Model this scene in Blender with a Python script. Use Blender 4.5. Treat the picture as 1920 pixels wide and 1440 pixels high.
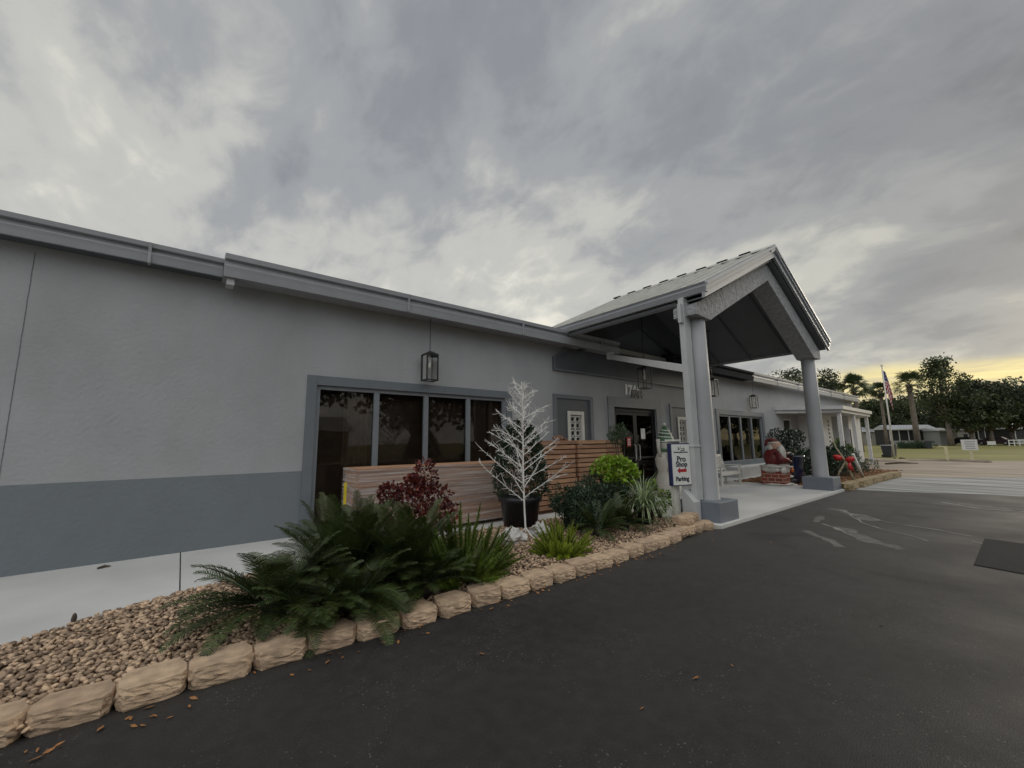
import bpy, bmesh, math, random
from mathutils import Vector, Matrix, noise
R = math.radians
random.seed(7)
for o in list(bpy.data.objects): bpy.data.objects.remove(o)
SC = bpy.context.scene
COL = SC.collection

# ------------------------------------------------------------------ camera
CAM_H = 1.6
a, p, r = R(51.289), R(8.002), R(-0.661)
F = Vector((math.cos(a)*math.cos(p), math.sin(a)*math.cos(p), math.sin(p)))
Rt = Vector((math.sin(a), -math.cos(a), 0)); Up = Rt.cross(F)
R2 = Rt*math.cos(r)+Up*math.sin(r); U2 = -Rt*math.sin(r)+Up*math.cos(r)
cam = bpy.data.cameras.new('camera'); cam.sensor_width = 36; cam.lens = 765.1/1920*36
cam.clip_start = .05; cam.clip_end = 3000
co = bpy.data.objects.new('camera', cam); COL.objects.link(co)
m = Matrix((R2, U2, -F)).transposed().to_4x4(); m.translation = (0, 0, CAM_H)
co.matrix_world = m; SC.camera = co

# ------------------------------------------------------------------ light
SUN_AZ, SUN_EL = R(-9), R(13)          # low, behind cloud, beyond the end of the drive
SC.view_settings.view_transform = 'Standard'; SC.view_settings.look = 'None'
SC.view_settings.gamma = 1; SC.view_settings.exposure = 0.0
w = bpy.data.worlds.new('World'); SC.world = w; w.use_nodes = True
nt = w.node_tree; N = nt.nodes; L = nt.links; N.clear()
def nd(t, **k):
    n = N.new(t)
    for q, v in k.items(): setattr(n, q, v)
    return n
def mth(op, x, y=None, clamp=False):
    n = nd('ShaderNodeMath', operation=op, use_clamp=clamp)
    for i, v in enumerate((x, y)):
        if v is None: continue
        if isinstance(v, (int, float)): n.inputs[i].default_value = v
        else: L.new(v, n.inputs[i])
    return n.outputs[0]
def ramp(fac, stops, interp='LINEAR'):
    n = nd('ShaderNodeValToRGB'); n.color_ramp.interpolation = interp
    e = n.color_ramp.elements
    while len(e) < len(stops): e.new(.5)
    for i, (p_, c_) in enumerate(stops):
        e[i].position = p_; e[i].color = (*c_, 1)
    L.new(fac, n.inputs[0]); return n.outputs[0]
def mixc(f, c1, c2, mode='MIX'):
    n = nd('ShaderNodeMix', data_type='RGBA', blend_type=mode)
    for i, v in ((0, f), (6, c1), (7, c2)):
        if isinstance(v, (int, float)): n.inputs[i].default_value = v
        elif isinstance(v, tuple): n.inputs[i].default_value = (*v, 1)
        else: L.new(v, n.inputs[i])
    return n.outputs[2]
tc = nd('ShaderNodeTexCoord'); sep = nd('ShaderNodeSeparateXYZ'); L.new(tc.outputs['Generated'], sep.inputs[0])
dx, dy, dz = sep.outputs
zz = mth('ADD', mth('MAXIMUM', dz, 0.0), 0.42)
px = mth('DIVIDE', dx, zz); py = mth('DIVIDE', dy, zz)
cmb = nd('ShaderNodeCombineXYZ'); L.new(px, cmb.inputs[0]); L.new(py, cmb.inputs[1])
def nz(vec, scale, detail=5, rough=.55, dist=0.0, off=(0, 0, 0), sc=(1, 1, 1), rot=0):
    mp = nd('ShaderNodeMapping'); L.new(vec, mp.inputs[0]); mp.inputs[1].default_value = off
    mp.inputs[3].default_value = sc; mp.inputs[2].default_value = (0, 0, rot)
    n = nd('ShaderNodeTexNoise'); L.new(mp.outputs[0], n.inputs['Vector'])
    n.inputs['Scale'].default_value = scale; n.inputs['Detail'].default_value = detail
    n.inputs['Roughness'].default_value = rough; n.inputs['Distortion'].default_value = dist
    return n.outputs['Fac']
big = nz(cmb.outputs[0], .95, 2, .45, .3, (9.4, 1.7, 0), (1.25, .8, 1), R(50))
mid = nz(cmb.outputs[0], 2.2, 4, .5, .35, (7.2, 2.2, 0), (1.3, .8, 1), R(50))
fine = nz(cmb.outputs[0], 7.0, 5, .58, .3, (1.2, 5.2, 0), (1.2, .85, 1), R(50))
cl = mth('ADD', mth('ADD', mth('ADD', mth('MULTIPLY', big, .34), .047), mth('MULTIPLY', mid, .34)), mth('MULTIPLY', fine, .24))
def glow(v, pw, lo=0.0):
    vm = nd('ShaderNodeVectorMath', operation='DOT_PRODUCT'); L.new(tc.outputs['Generated'], vm.inputs[0])
    vm.inputs[1].default_value = Vector(v).normalized(); d = mth('MAXIMUM', vm.outputs['Value'], 0.0)
    return mth('POWER', d, pw)
def pxdir(x, y): return F+R2*((x-960)/765.1)-U2*((y-720)/765.1)
cl2 = cl
for gx, gy, pw, wt in ((200, 410, 26, .105), (60, 230, 22, -.02), (650, 140, 12, .03), (700, 430, 30, .085), (900, 470, 26, .06), (1060, 560, 34, .055), (1250, 460, 34, .08), (1480, 410, 30, .085), (1900, 380, 16, .03),
                       (400, 320, 40, -.06), (580, 370, 50, -.05), (800, 300, 30, -.04), (1050, 230, 20, -.04), (1350, 170, 16, -.045), (1650, 220, 16, -.035), (1850, 120, 12, -.035), (1050, 30, 12, -.03), (1700, 530, 40, -.03), (200, 30, 14, -.01)):
    cl2 = mth('ADD', cl2, mth('MULTIPLY', glow(pxdir(gx, gy), pw), wt))
base = ramp(cl2, [(.33, (.215, .226, .25)), (.42, (.285, .298, .325)), (.50, (.375, .387, .402)), (.58, (.57, .57, .54)), (.68, (.90, .87, .765))], 'EASE')
# warm gap of evening light low in the east end of the drive
azv = glow((math.cos(SUN_AZ+.09), math.sin(SUN_AZ+.09), 0), 18)
wob = nz(tc.outputs['Generated'], 3.0, 4, .55, .4, (0, 0, 0), (1, 1, 5))
el = mth('ADD', dz, mth('MULTIPLY', mth('SUBTRACT', wob, .5), .05))
band = ramp(el, [(.0, (1, 1, 1)), (.108, (1, 1, 1)), (.136, (0, 0, 0)), (1, (0, 0, 0))], 'EASE')
bn = mth('MULTIPLY', band, mth('MINIMUM', mth('MULTIPLY', azv, 1.7), 1.0))
streak = nz(tc.outputs['Generated'], 6, 4, .6, .6, (0, 0, 0), (1, 1, 9))
yel = ramp(streak, [(.35, (.62, .56, .40)), (.55, (.92, .80, .40)), (.7, (1.0, .90, .52))])
skyc = mixc(bn, base, yel)
warm = mixc(mth('MULTIPLY', glow((math.cos(SUN_AZ), math.sin(SUN_AZ), .12), 4), .5), skyc, mixc(1.0, skyc, (1.04, .99, .84), 'MULTIPLY'))
# unseen sky overhead and behind the viewer, added brightness to light the wall
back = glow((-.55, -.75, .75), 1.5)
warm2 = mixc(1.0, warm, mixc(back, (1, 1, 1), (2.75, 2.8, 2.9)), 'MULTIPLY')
sky = nd('ShaderNodeTexSky', sky_type='NISHITA'); sky.sun_disc = False
sky.sun_elevation = SUN_EL; sky.sun_rotation = R(90)-SUN_AZ
b1 = nd('ShaderNodeBackground'); L.new(sky.outputs[0], b1.inputs[0]); b1.inputs[1].default_value = .08
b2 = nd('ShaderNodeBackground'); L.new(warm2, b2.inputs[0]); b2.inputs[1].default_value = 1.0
ms = nd('ShaderNodeMixShader'); ms.inputs[0].default_value = .95
L.new(b1.outputs[0], ms.inputs[1]); L.new(b2.outputs[0], ms.inputs[2])
wo = nd('ShaderNodeOutputWorld'); L.new(ms.outputs[0], wo.inputs[0])
sl = bpy.data.lights.new('sun', 'SUN'); sl.energy = .8; sl.angle = R(14); sl.color = (1, .9, .74)
so = bpy.data.objects.new('sun', sl); COL.objects.link(so)
so.rotation_euler = Vector((-math.cos(SUN_AZ)*math.cos(SUN_EL), -math.sin(SUN_AZ)*math.cos(SUN_EL), -math.sin(SUN_EL))).to_track_quat('-Z', 'Y').to_euler()

# ------------------------------------------------------------------ materials
def mat(name, c, rough=.65, var=.12, vs=6, bump=0, bs=80, island=0, metal=0, c2=None, sheen=0, spec=.5, stretch=None, coat=0, sub=0):
    m = bpy.data.materials.new(name); m.use_nodes = True
    t = m.node_tree; n = t.nodes; l = t.links; b = n['Principled BSDF']
    b.inputs['Roughness'].default_value = rough; b.inputs['Metallic'].default_value = metal
    b.inputs['Specular IOR Level'].default_value = spec
    if coat: b.inputs['Coat Weight'].default_value = coat
    tcn = n.new('ShaderNodeTexCoord'); vec = tcn.outputs['Object']
    if stretch:
        mp = n.new('ShaderNodeMapping'); mp.inputs[3].default_value = stretch; l.new(vec, mp.inputs[0]); vec = mp.outputs[0]
    nn = n.new('ShaderNodeTexNoise'); nn.inputs['Scale'].default_value = vs; nn.inputs['Detail'].default_value = 6; l.new(vec, nn.inputs[0])
    rp = n.new('ShaderNodeValToRGB'); e = rp.color_ramp.elements
    lo = tuple(x*(1-var) for x in c) if c2 is None else c2
    hi = tuple(min(1, x*(1+var)) for x in c)
    e[0].position = .3; e[0].color = (*lo, 1); e[1].position = .7; e[1].color = (*hi, 1)
    l.new(nn.outputs[0], rp.inputs[0]); out = rp.outputs[0]
    if island:
        g = n.new('ShaderNodeNewGeometry'); mr = n.new('ShaderNodeMapRange')
        l.new(g.outputs['Random Per Island'], mr.inputs[0]); mr.inputs[3].default_value = 1-island; mr.inputs[4].default_value = 1+island
        h = n.new('ShaderNodeHueSaturation'); l.new(mr.outputs[0], h.inputs['Value']); l.new(out, h.inputs['Color'])
        hm = n.new('ShaderNodeMath'); hm.operation = 'MULTIPLY_ADD'; hm.inputs[1].default_value = .03 if sub else .006; hm.inputs[2].default_value = .485 if sub else .497
        l.new(g.outputs['Random Per Island'], hm.inputs[0]); l.new(hm.outputs[0], h.inputs['Hue'])
        out = h.outputs[0]
    l.new(out, b.inputs['Base Color'])
    if sub:   # thin leaves let a little light through
        tr = n.new('ShaderNodeBsdfTranslucent'); l.new(out, tr.inputs[0]); mx = n.new('ShaderNodeMixShader'); mx.inputs[0].default_value = sub
        l.new(b.outputs[0], mx.inputs[1]); l.new(tr.outputs[0], mx.inputs[2]); l.new(mx.outputs[0], n['Material Output'].inputs[0])
    if bump:
        bn_ = n.new('ShaderNodeTexNoise'); bn_.inputs['Scale'].default_value = bs; bn_.inputs['Detail'].default_value = 5; l.new(vec, bn_.inputs[0])
        bp = n.new('ShaderNodeBump'); bp.inputs['Strength'].default_value = bump; bp.inputs['Distance'].default_value = .01
        l.new(bn_.outputs[0], bp.inputs['Height']); l.new(bp.outputs[0], b.inputs['Normal'])
    return m
def tweak(m):
    t = m.node_tree; return t, t.nodes, t.links, t.nodes['Principled BSDF']

M = {}
M['wall'] = mat('stucco_light_grey', (.345, .35, .355), .85, .07, .9, .9, 18)
# lower painted band on the wall, edge at 1.135 m, part of the paint job; plus fine stain
t, n, l, b = tweak(M['wall'])
tcn = n.new('ShaderNodeTexCoord'); sp = n.new('ShaderNodeSeparateXYZ'); l.new(tcn.outputs['Object'], sp.inputs[0])
lt = n.new('ShaderNodeMath'); lt.operation = 'LESS_THAN'; l.new(sp.outputs[2], lt.inputs[0]); lt.inputs[1].default_value = 1.135
src = b.inputs['Base Color'].links[0].from_socket
mx = n.new('ShaderNodeMix'); mx.data_type = 'RGBA'; l.new(lt.outputs[0], mx.inputs[0]); l.new(src, mx.inputs[6]); mx.inputs[7].default_value = (.165, .185, .198, 1)
l.new(mx.outputs[2], b.inputs['Base Color'])
src2 = b.inputs['Base Color'].links[0].from_socket
mpw = n.new('ShaderNodeMapping'); mpw.inputs[3].default_value = (1.3, 1.3, .8); l.new(tcn.outputs['Object'], mpw.inputs[0])
nw = n.new('ShaderNodeTexNoise'); nw.inputs['Scale'].default_value = 1.0; nw.inputs['Detail'].default_value = 7; nw.inputs['Roughness'].default_value = .62; l.new(mpw.outputs[0], nw.inputs[0])
rw = n.new('ShaderNodeValToRGB'); rw.color_ramp.elements[0].position = .34; rw.color_ramp.elements[0].color = (.93, .925, .91, 1); rw.color_ramp.elements[1].position = .56; rw.color_ramp.elements[1].color = (1, 1, 1, 1); l.new(nw.outputs[0], rw.inputs[0])
mw = n.new('ShaderNodeMix'); mw.data_type = 'RGBA'; mw.blend_type = 'MULTIPLY'; mw.inputs[0].default_value = 1; l.new(src2, mw.inputs[6]); l.new(rw.outputs[0], mw.inputs[7]); l.new(mw.outputs[2], b.inputs['Base Color'])
M['trim'] = mat('paint_blue_grey', (.135, .15, .165), .6, .06, 4, .25, 40)
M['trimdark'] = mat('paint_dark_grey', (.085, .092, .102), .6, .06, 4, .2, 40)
M['gutter'] = mat('gutter_grey_paint', (.315, .325, .34), .38, .07, 3, .05, 10)
M['gutterlight'] = mat('gutter_pale_paint', (.46, .46, .455), .4, .07, 3)
M['column'] = mat('column_grey_paint', (.33, .332, .335), .55, .08, 1.5, .3, 30)
M['plinth'] = mat('plinth_slate_paint', (.155, .17, .195), .6, .07, 3, .25, 40)
M['stucco_rough'] = mat('knockdown_stucco', (.33, .33, .335), .8, .22, 11, 1.0, 14)
for q_ in M['stucco_rough'].node_tree.nodes:
    if q_.type == 'BUMP': q_.inputs['Distance'].default_value = .05
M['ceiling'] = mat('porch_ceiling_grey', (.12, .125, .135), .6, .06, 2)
M['roofmetal'] = mat('standing_seam_metal', (.50, .49, .45), .45, .10, 2, .05, 6, metal=.2)
M['nearblack'] = mat('near_black_and_eave_shade', (.022, .023, .027), .9, spec=.15)  # near-black for joints, vents and a car, and painted porch shade on one eave
M['concrete'] = mat('painted_concrete', (.55, .54, .52), .8, .12, .8, .25, 30)
M['white'] = mat('white_paint', (.62, .62, .60), .5, .06, 5)
M['offwhite'] = mat('aged_white_paint', (.62, .60, .54), .55, .08, 5)
M['brightnum'] = mat('bright_white_numerals', (.82, .82, .80), .5, .03, 5)
M['black'] = mat('black_metal', (.015, .015, .017), .4)
M['frame'] = mat('bronze_window_frame', (.17, .185, .20), .45, .05, 5)
M['doorframe'] = mat('dark_bronze_frame', (.014, .014, .016), .6, spec=.25)
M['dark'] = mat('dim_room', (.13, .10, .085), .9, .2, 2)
M['curtain'] = mat('beige_curtain', (.17, .145, .12), .9, .15, 2)
M['curtain2'] = mat('pale_blind', (.78, .75, .70), .9, .08, 2)
M['chip'] = mat('planks_cedar', (.37, .20, .115), .65, .28, 3, .25, 30, island=.22, stretch=(.6, 6, 8))
M['chipdark'] = mat('plank_dark_board', (.14, .07, .04), .7, .25, 4, island=.2, stretch=(.6, 6, 8))  # darker brown board colour for skids and spacers
M['wrap'] = mat('printed_wrap_planks', (.30, .23, .19), .32, .3, 7, .2, 14, stretch=(.5, 5, 12), coat=.3)
M['pot'] = mat('black_plastic_pot', (.018, .018, .022), .42, .1, 5)
M['bluepot'] = mat('glazed_blue_pot', (.012, .018, .05), .15, .2, 4, coat=.6)
M['block'] = mat('tan_split_block', (.50, .36, .24), .9, .16, 9, .8, 45, c2=(.31, .22, .145), island=.2)
M['blockold'] = mat('mossy_tan_kerb_stone', (.34, .25, .14), .9, .2, 9, .9, 30, c2=(.14, .11, .05))
M['bed'] = mat('dirt_mulch', (.085, .05, .03), .95, .4, 30, .8, 60)
M['mulch'] = mat('red_mulch', (.22, .11, .05), .95, .4, 25, .9, 50)
M['pebble'] = mat('river_pebbles', (.40, .28, .185), .75, .25, 14, .2, 90, island=.62)
M['rock'] = mat('white_rock', (.50, .48, .45), .85, .2, 9, .9, 20)
M['soil'] = mat('potting_soil', (.03, .022, .016), .95)
M['cycad'] = mat('cycad_leaf', (.038, .054, .010), .5, .35, 3, island=.5, sub=.1)
M['foxtail'] = mat('foxtail_fern_leaf', (.13, .19, .022), .55, .3, 5, island=.45, sub=.3)
M['foxtail2'] = mat('bright_fern_leaf', (.27, .33, .028), .55, .3, 5, island=.35, sub=.25)
M['red'] = mat('copperleaf_leaf', (.105, .014, .011), .5, .5, 7, island=.6, sub=.1)
M['darkleaf'] = mat('dark_shrub_leaf', (.022, .042, .020), .45, .35, 5, island=.4, sub=.1)
M['midleaf'] = mat('mid_green_leaf', (.05, .085, .035), .45, .35, 5, island=.4, sub=.15)
M['lime'] = mat('lime_leaf', (.22, .33, .03), .45, .25, 5, island=.35, sub=.3)
M['variegated'] = mat('striped_grass_leaf', (.27, .33, .17), .45, .35, 5, island=.35, sub=.2)
M['stem'] = mat('brown_stem', (.09, .065, .045), .85, .3, 12)
M['bark'] = mat('tree_bark', (.17, .14, .115), .9, .35, 6, .6, 12, stretch=(1, 1, .3))
M['oak'] = mat('oak_leaf', (.055, .072, .026), .6, .3, .8, island=.45, sub=.2)
M['oak2'] = mat('oak_leaf_dusky', (.042, .055, .026), .6, .3, .8, island=.45, sub=.2)
M['palm'] = mat('palm_frond', (.045, .065, .025), .5, .3, 2, island=.35, sub=.15)
M['deadpalm'] = mat('dead_palm_boots', (.16, .09, .05), .9, .3, 4, island=.3)
M['whitetwig'] = mat('white_tinsel_twig', (.72, .70, .66), .6, .06, 20)
M['snow'] = mat('snow_white_resin', (.55, .52, .46), .6, .08, 4)
M['green'] = mat('painted_green', (.06, .13, .055), .5, .25, 6)
M['redpaint'] = mat('painted_red', (.12, .012, .010), .5, .3, 6)
M['orange'] = mat('painted_orange', (.55, .15, .03), .5, .2, 6)
M['skin'] = mat('painted_skin_tone', (.48, .28, .2), .6, .1, 5)
M['ribbon'] = mat('red_ribbon', (.45, .02, .02), .35, .2, 6)
M['driftwood'] = mat('pale_driftwood', (.35, .30, .2), .8, .25, 14)
M['yellow'] = mat('yellow_tag', (.65, .5, .03), .5)
M['postyellow'] = mat('pale_yellow_post', (.62, .56, .36), .6, .1, 4)
M['bin'] = mat('dark_bin', (.03, .035, .045), .5)
M['trailer'] = mat('mobile_home_siding', (.31, .31, .30), .6, .06, 3)
M['trailer2'] = mat('tan_siding', (.30, .28, .24), .7, .08, 3)
M['whiteroof'] = mat('white_coated_roof', (.40, .41, .42), .5, .05, 2)
M['screen'] = mat('dark_screen', (.02, .02, .022), .6)
M['signwhite'] = mat('sign_face_white', (.66, .66, .62), .45, .03, 4)
M['signblue'] = mat('sign_navy', (.025, .03, .10), .4)
M['signred'] = mat('sign_red', (.38, .015, .02), .45)
M['text'] = mat('sign_dark_lettering', (.015, .016, .03), .5)
M['paper'] = mat('paper', (.65, .65, .63), .7)
M['carpaint'] = mat('car_paint_white', (.6, .6, .6), .25, .02, 2, coat=.6)
M['cardark'] = mat('car_paint_dark', (.05, .02, .025), .5, .02, 2)
M['tyre'] = mat('tyre_rubber', (.015, .015, .015), .8)
M['leafbrown'] = mat('fallen_leaf_brown', (.30, .13, .04), .7, .3, 40)

def glass(name, tint=(.32, .31, .30), ior=1.32):
    m = bpy.data.materials.new(name); m.use_nodes = True; t = m.node_tree; n = t.nodes; l = t.links
    n.remove(n['Principled BSDF'])
    tr = n.new('ShaderNodeBsdfTransparent'); tr.inputs[0].default_value = (*tint, 1)
    gl = n.new('ShaderNodeBsdfGlossy'); gl.inputs['Roughness'].default_value = .015; gl.inputs[0].default_value = (.9, .88, .85, 1)
    fr = n.new('ShaderNodeFresnel'); fr.inputs[0].default_value = ior
    tcn = n.new('ShaderNodeTexCoord'); nn = n.new('ShaderNodeTexNoise'); nn.inputs['Scale'].default_value = 1.3; l.new(tcn.outputs['Object'], nn.inputs[0])
    bp = n.new('ShaderNodeBump'); bp.inputs['Strength'].default_value = .06; bp.inputs['Distance'].default_value = .02
    l.new(nn.outputs[0], bp.inputs['Height']); l.new(bp.outputs[0], gl.inputs['Normal'])
    mx = n.new('ShaderNodeMixShader'); l.new(fr.outputs[0], mx.inputs[0]); l.new(tr.outputs[0], mx.inputs[1]); l.new(gl.outputs[0], mx.inputs[2])
    l.new(mx.outputs[0], n['Material Output'].inputs[0]); return m
M['glass'] = glass('tinted_window_glass', (.78, .74, .70)); M['clear'] = glass('clear_lantern_glass', (.98, .98, .97), 1.2)

def asphalt():
    m = mat('asphalt', (.022, .0198, .0195), .85, .35, .45, 0, spec=.2)
    t, n, l, b = tweak(m); tcn = n.new('ShaderNodeTexCoord'); V = tcn.outputs['Object']
    src = b.inputs['Base Color'].links[0].from_socket
    def noi(s, d=4, dist=0):
        q = n.new('ShaderNodeTexNoise'); q.inputs['Scale'].default_value = s; q.inputs['Detail'].default_value = d; q.inputs['Distortion'].default_value = dist
        l.new(V, q.inputs[0]); return q.outputs[0]
    def rmp(f, stops):
        q = n.new('ShaderNodeValToRGB'); e = q.color_ramp.elements
        while len(e) < len(stops): e.new(.5)
        for i, (p_, v) in enumerate(stops): e[i].position = p_; e[i].color = (v, v, v, 1)
        l.new(f, q.inputs[0]); return q.outputs[0]
    def mulv(x, y):
        q = n.new('ShaderNodeMath'); q.operation = 'MULTIPLY'; l.new(x, q.inputs[0]); l.new(y, q.inputs[1]); return q.outputs[0]
    def mixin(f, a_, c_):
        q = n.new('ShaderNodeMix'); q.data_type = 'RGBA'; l.new(f, q.inputs[0]); l.new(a_, q.inputs[6]); q.inputs[7].default_value = (*c_, 1); return q.outputs[2]
    vo = n.new('ShaderNodeTexVoronoi'); vo.inputs['Scale'].default_value = 42; l.new(V, vo.inputs[0])
    spk = mulv(rmp(vo.outputs['Distance'], [(.16, 1), (.30, 0)]), rmp(noi(48, 4, .5), [(.49, 0), (.62, 1)]))
    patch = rmp(noi(1.7, 7, .9), [(.46, 0), (.62, 1)])
    fsp = mulv(spk, patch)
    agg = noi(170, 3); aggr = rmp(agg, [(.56, 0), (.72, .55)])
    big_ = rmp(noi(.35, 3, .5), [(.4, 0), (.65, .5)])
    # the surface colour gets paler towards the road
    sp_ = n.new('ShaderNodeSeparateXYZ'); l.new(V, sp_.inputs[0])
    mr = n.new('ShaderNodeMapRange'); l.new(sp_.outputs[0], mr.inputs[0]); mr.inputs[1].default_value = 2; mr.inputs[2].default_value = 14; mr.inputs[4].default_value = .8
    oil = rmp(noi(.9, 5, .8), [(.60, 0), (.74, .7)]); mot = rmp(noi(9, 6, .3), [(.35, 0), (.75, .45)])
    o = mixin(big_, src, (.040, .035, .031)); o = mixin(mot, o, (.046, .043, .041)); o = mixin(mr.outputs[0], o, (.070, .065, .063)); o = mixin(oil, o, (.014, .014, .0145)); o = mixin(aggr, o, (.095, .09, .084)); o = mixin(fsp, o, (.15, .14, .12))
    l.new(o, b.inputs['Base Color'])
    bp = n.new('ShaderNodeBump'); bp.inputs['Strength'].default_value = .55; bp.inputs['Distance'].default_value = .006
    l.new(noi(120, 4), bp.inputs['Height']); l.new(bp.outputs[0], b.inputs['Normal'])
    l.new(rmp(noi(.8, 4), [(.3, .55), (.7, .85)]), b.inputs['Roughness'])
    return m
M['shade'] = mat('brown_roller_shade', (.068, .060, .053), .9, .15, 1.5); M['asphalt'] = asphalt()
M['oldconcrete'] = mat('worn_pale_concrete', (.34, .34, .33), .85, .2, 1.5, .4, 30, c2=(.10, .10, .102), stretch=(1.8, .2, 1))
M['sand'] = mat('sandy_drive', (.33, .27, .21), .9, .25, .9, .5, 14, c2=(.19, .15, .115), stretch=(1.2, .25, 1))
M['grass'] = mat('lawn_ground', (.20, .17, .05), .95, .3, .35, .6, 18, c2=(.13, .135, .035), stretch=(1, .3, 1))
M['crack'] = mat('pale_crack_stain', (.21, .20, .18), .9, .45, 5)

# ------------------------------------------------------------------ mesh builder
class MB:
    def __init__(s): s.v = []; s.f = []; s.m = []
    def add(s, v, f, mi=0):
        o = len(s.v); s.v += [tuple(x) for x in v]; s.f += [tuple(i+o for i in q) for q in f]; s.m += [mi]*len(f); return s
    def box(s, x0, x1, y0, y1, z0, z1, mi=0):
        v = [(x, y, z) for x in (x0, x1) for y in (y0, y1) for z in (z0, z1)]
        return s.add(v, [(0, 1, 3, 2), (4, 6, 7, 5), (0, 4, 5, 1), (2, 3, 7, 6), (0, 2, 6, 4), (1, 5, 7, 3)], mi)
    def obox(s, c, size, rot, mi=0):
        v = [Vector(c)+rot@Vector((x*size[0]/2, y*size[1]/2, z*size[2]/2)) for x in (-1, 1) for y in (-1, 1) for z in (-1, 1)]
        return s.add(v, [(0, 1, 3, 2), (4, 6, 7, 5), (0, 4, 5, 1), (2, 3, 7, 6), (0, 2, 6, 4), (1, 5, 7, 3)], mi)
    def prism(s, poly, axis, a_, b_, mi=0):
        def P(u, v_, t_): return {'y': (u, t_, v_), 'x': (t_, u, v_), 'z': (u, v_, t_)}[axis]
        k = len(poly); v = [P(u, w_, a_) for u, w_ in poly]+[P(u, w_, b_) for u, w_ in poly]
        f = [tuple(range(k))[::-1], tuple(range(k, 2*k))]+[(i, (i+1) % k, k+(i+1) % k, k+i) for i in range(k)]
        return s.add(v, f, mi)
    def tube(s, pts, rad, n=8, mi=0, cap=True):
        pts = [Vector(q) for q in pts]; k = len(pts)
        if not hasattr(rad, '__len__'): rad = [rad]*k
        vs = []; fs = []; up = None
        for i, q in enumerate(pts):
            d = (pts[min(i+1, k-1)]-pts[max(i-1, 0)]).normalized()
            if up is None: up = d.orthogonal().normalized()
            up = (up-d*up.dot(d)); up = up.normalized() if up.length > 1e-6 else d.orthogonal().normalized()
            sd = d.cross(up)
            for j in range(n):
                t_ = 2*math.pi*(j+.5)/n; vs.append(q+(up*math.cos(t_)+sd*math.sin(t_))*rad[i])
        for i in range(k-1):
            for j in range(n): fs.append((i*n+j, i*n+(j+1) % n, (i+1)*n+(j+1) % n, (i+1)*n+j))
        if cap: fs += [tuple(range(n))[::-1], tuple(range((k-1)*n, k*n))]
        return s.add(vs, fs, mi)
    def lathe(s, prof, c=(0, 0, 0), n=24, mi=0, cap=True):
        vs = [(c[0]+r_*math.cos(2*math.pi*j/n), c[1]+r_*math.sin(2*math.pi*j/n), c[2]+z) for r_, z in prof for j in range(n)]
        k = len(prof); fs = [(i*n+j, i*n+(j+1) % n, (i+1)*n+(j+1) % n, (i+1)*n+j) for i in range(k-1) for j in range(n)]
        if cap: fs += [tuple(range(n))[::-1], tuple(range((k-1)*n, k*n))]
        return s.add(vs, fs, mi)
    def blob(s, c, rad, rot=None, sub=2, jit=0, mi=0, fs=2.0, seed=0):
        V_, F_ = ICO[sub]; vs = []
        for q in V_:
            k = 1+(noise.noise(Vector(q)*fs+Vector((seed*3.1, seed, 7)))*jit if jit else 0)
            v = Vector((q[0]*rad[0]*k, q[1]*rad[1]*k, q[2]*rad[2]*k))
            if rot is not None: v = rot@v
            vs.append(Vector(c)+v)
        return s.add(vs, F_, mi)
    def build(s, name, mats, parent=None, smooth=False, origin=None, bevel=0):
        me = bpy.data.meshes.new(name)
        o0 = Vector(ORG.get(parent.name, (0, 0, 0))) if parent else Vector(origin or (0, 0, 0))
        me.from_pydata([(x-o0.x, y-o0.y, z-o0.z) for x, y, z in s.v], [], s.f); 
        mats = mats if isinstance(mats, (list, tuple)) else [mats]
        for q in mats: me.materials.append(M[q])
        me.polygons.foreach_set('material_index', s.m)
        if smooth: me.polygons.foreach_set('use_smooth', [True]*len(me.polygons))
        me.update(); ob = bpy.data.objects.new(name, me); COL.objects.link(ob)
        if parent: ob.parent = parent; ORG[ob.name] = ORG.get(parent.name, (0, 0, 0))
        else: ob.location = o0; ORG[ob.name] = tuple(o0)
        if bevel:
            bv = ob.modifiers.new('bevel', 'BEVEL'); bv.width = bevel; bv.segments = 2; bv.limit_method = 'ANGLE'
        return ob
ORG = {}
ICO = {}
for k in (1, 2, 3, 4):
    bm = bmesh.new(); bmesh.ops.create_icosphere(bm, subdivisions=k, radius=1)
    ICO[k] = ([tuple(v.co) for v in bm.verts], [tuple(v.index for v in f.verts) for f in bm.faces]); bm.free()
def tag(o, label=None, cat=None, group=None, kind=None):
    if label: o['label'] = label
    if cat: o['category'] = cat
    if group: o['group'] = group
    if kind: o['kind'] = kind
    return o
def thing(name, label, cat, loc=(0, 0, 0), group=None):
    o = bpy.data.objects.new(name, None); COL.objects.link(o); o.location = loc; ORG[o.name] = tuple(loc)
    return tag(o, label, cat, group)
def struct(name, mb, m_, **k): return tag(mb.build(name, m_, **k), kind='structure')
def copy_tree(o, parent=None):
    c = o.copy(); COL.objects.link(c)
    if parent: c.parent = parent; c.matrix_parent_inverse = o.matrix_parent_inverse.copy()
    for ch in [q for q in bpy.data.objects if q.parent == o]: copy_tree(ch, c)
    return c
rnd = random.uniform
def rotm(x, y, z): return Matrix.Rotation(z, 3, 'Z')@Matrix.Rotation(y, 3, 'Y')@Matrix.Rotation(x, 3, 'X')
def at(px_, depth):     # ground point seen at a column of the picture at a given depth
    d = F+R2*((px_-960)/765.1); d = Vector((d.x, d.y, 0)); q = d*depth/(d.dot(F)); return q.x, q.y
def zat(y, depth): return CAM_H+(818-y)*depth/765.1

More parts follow.
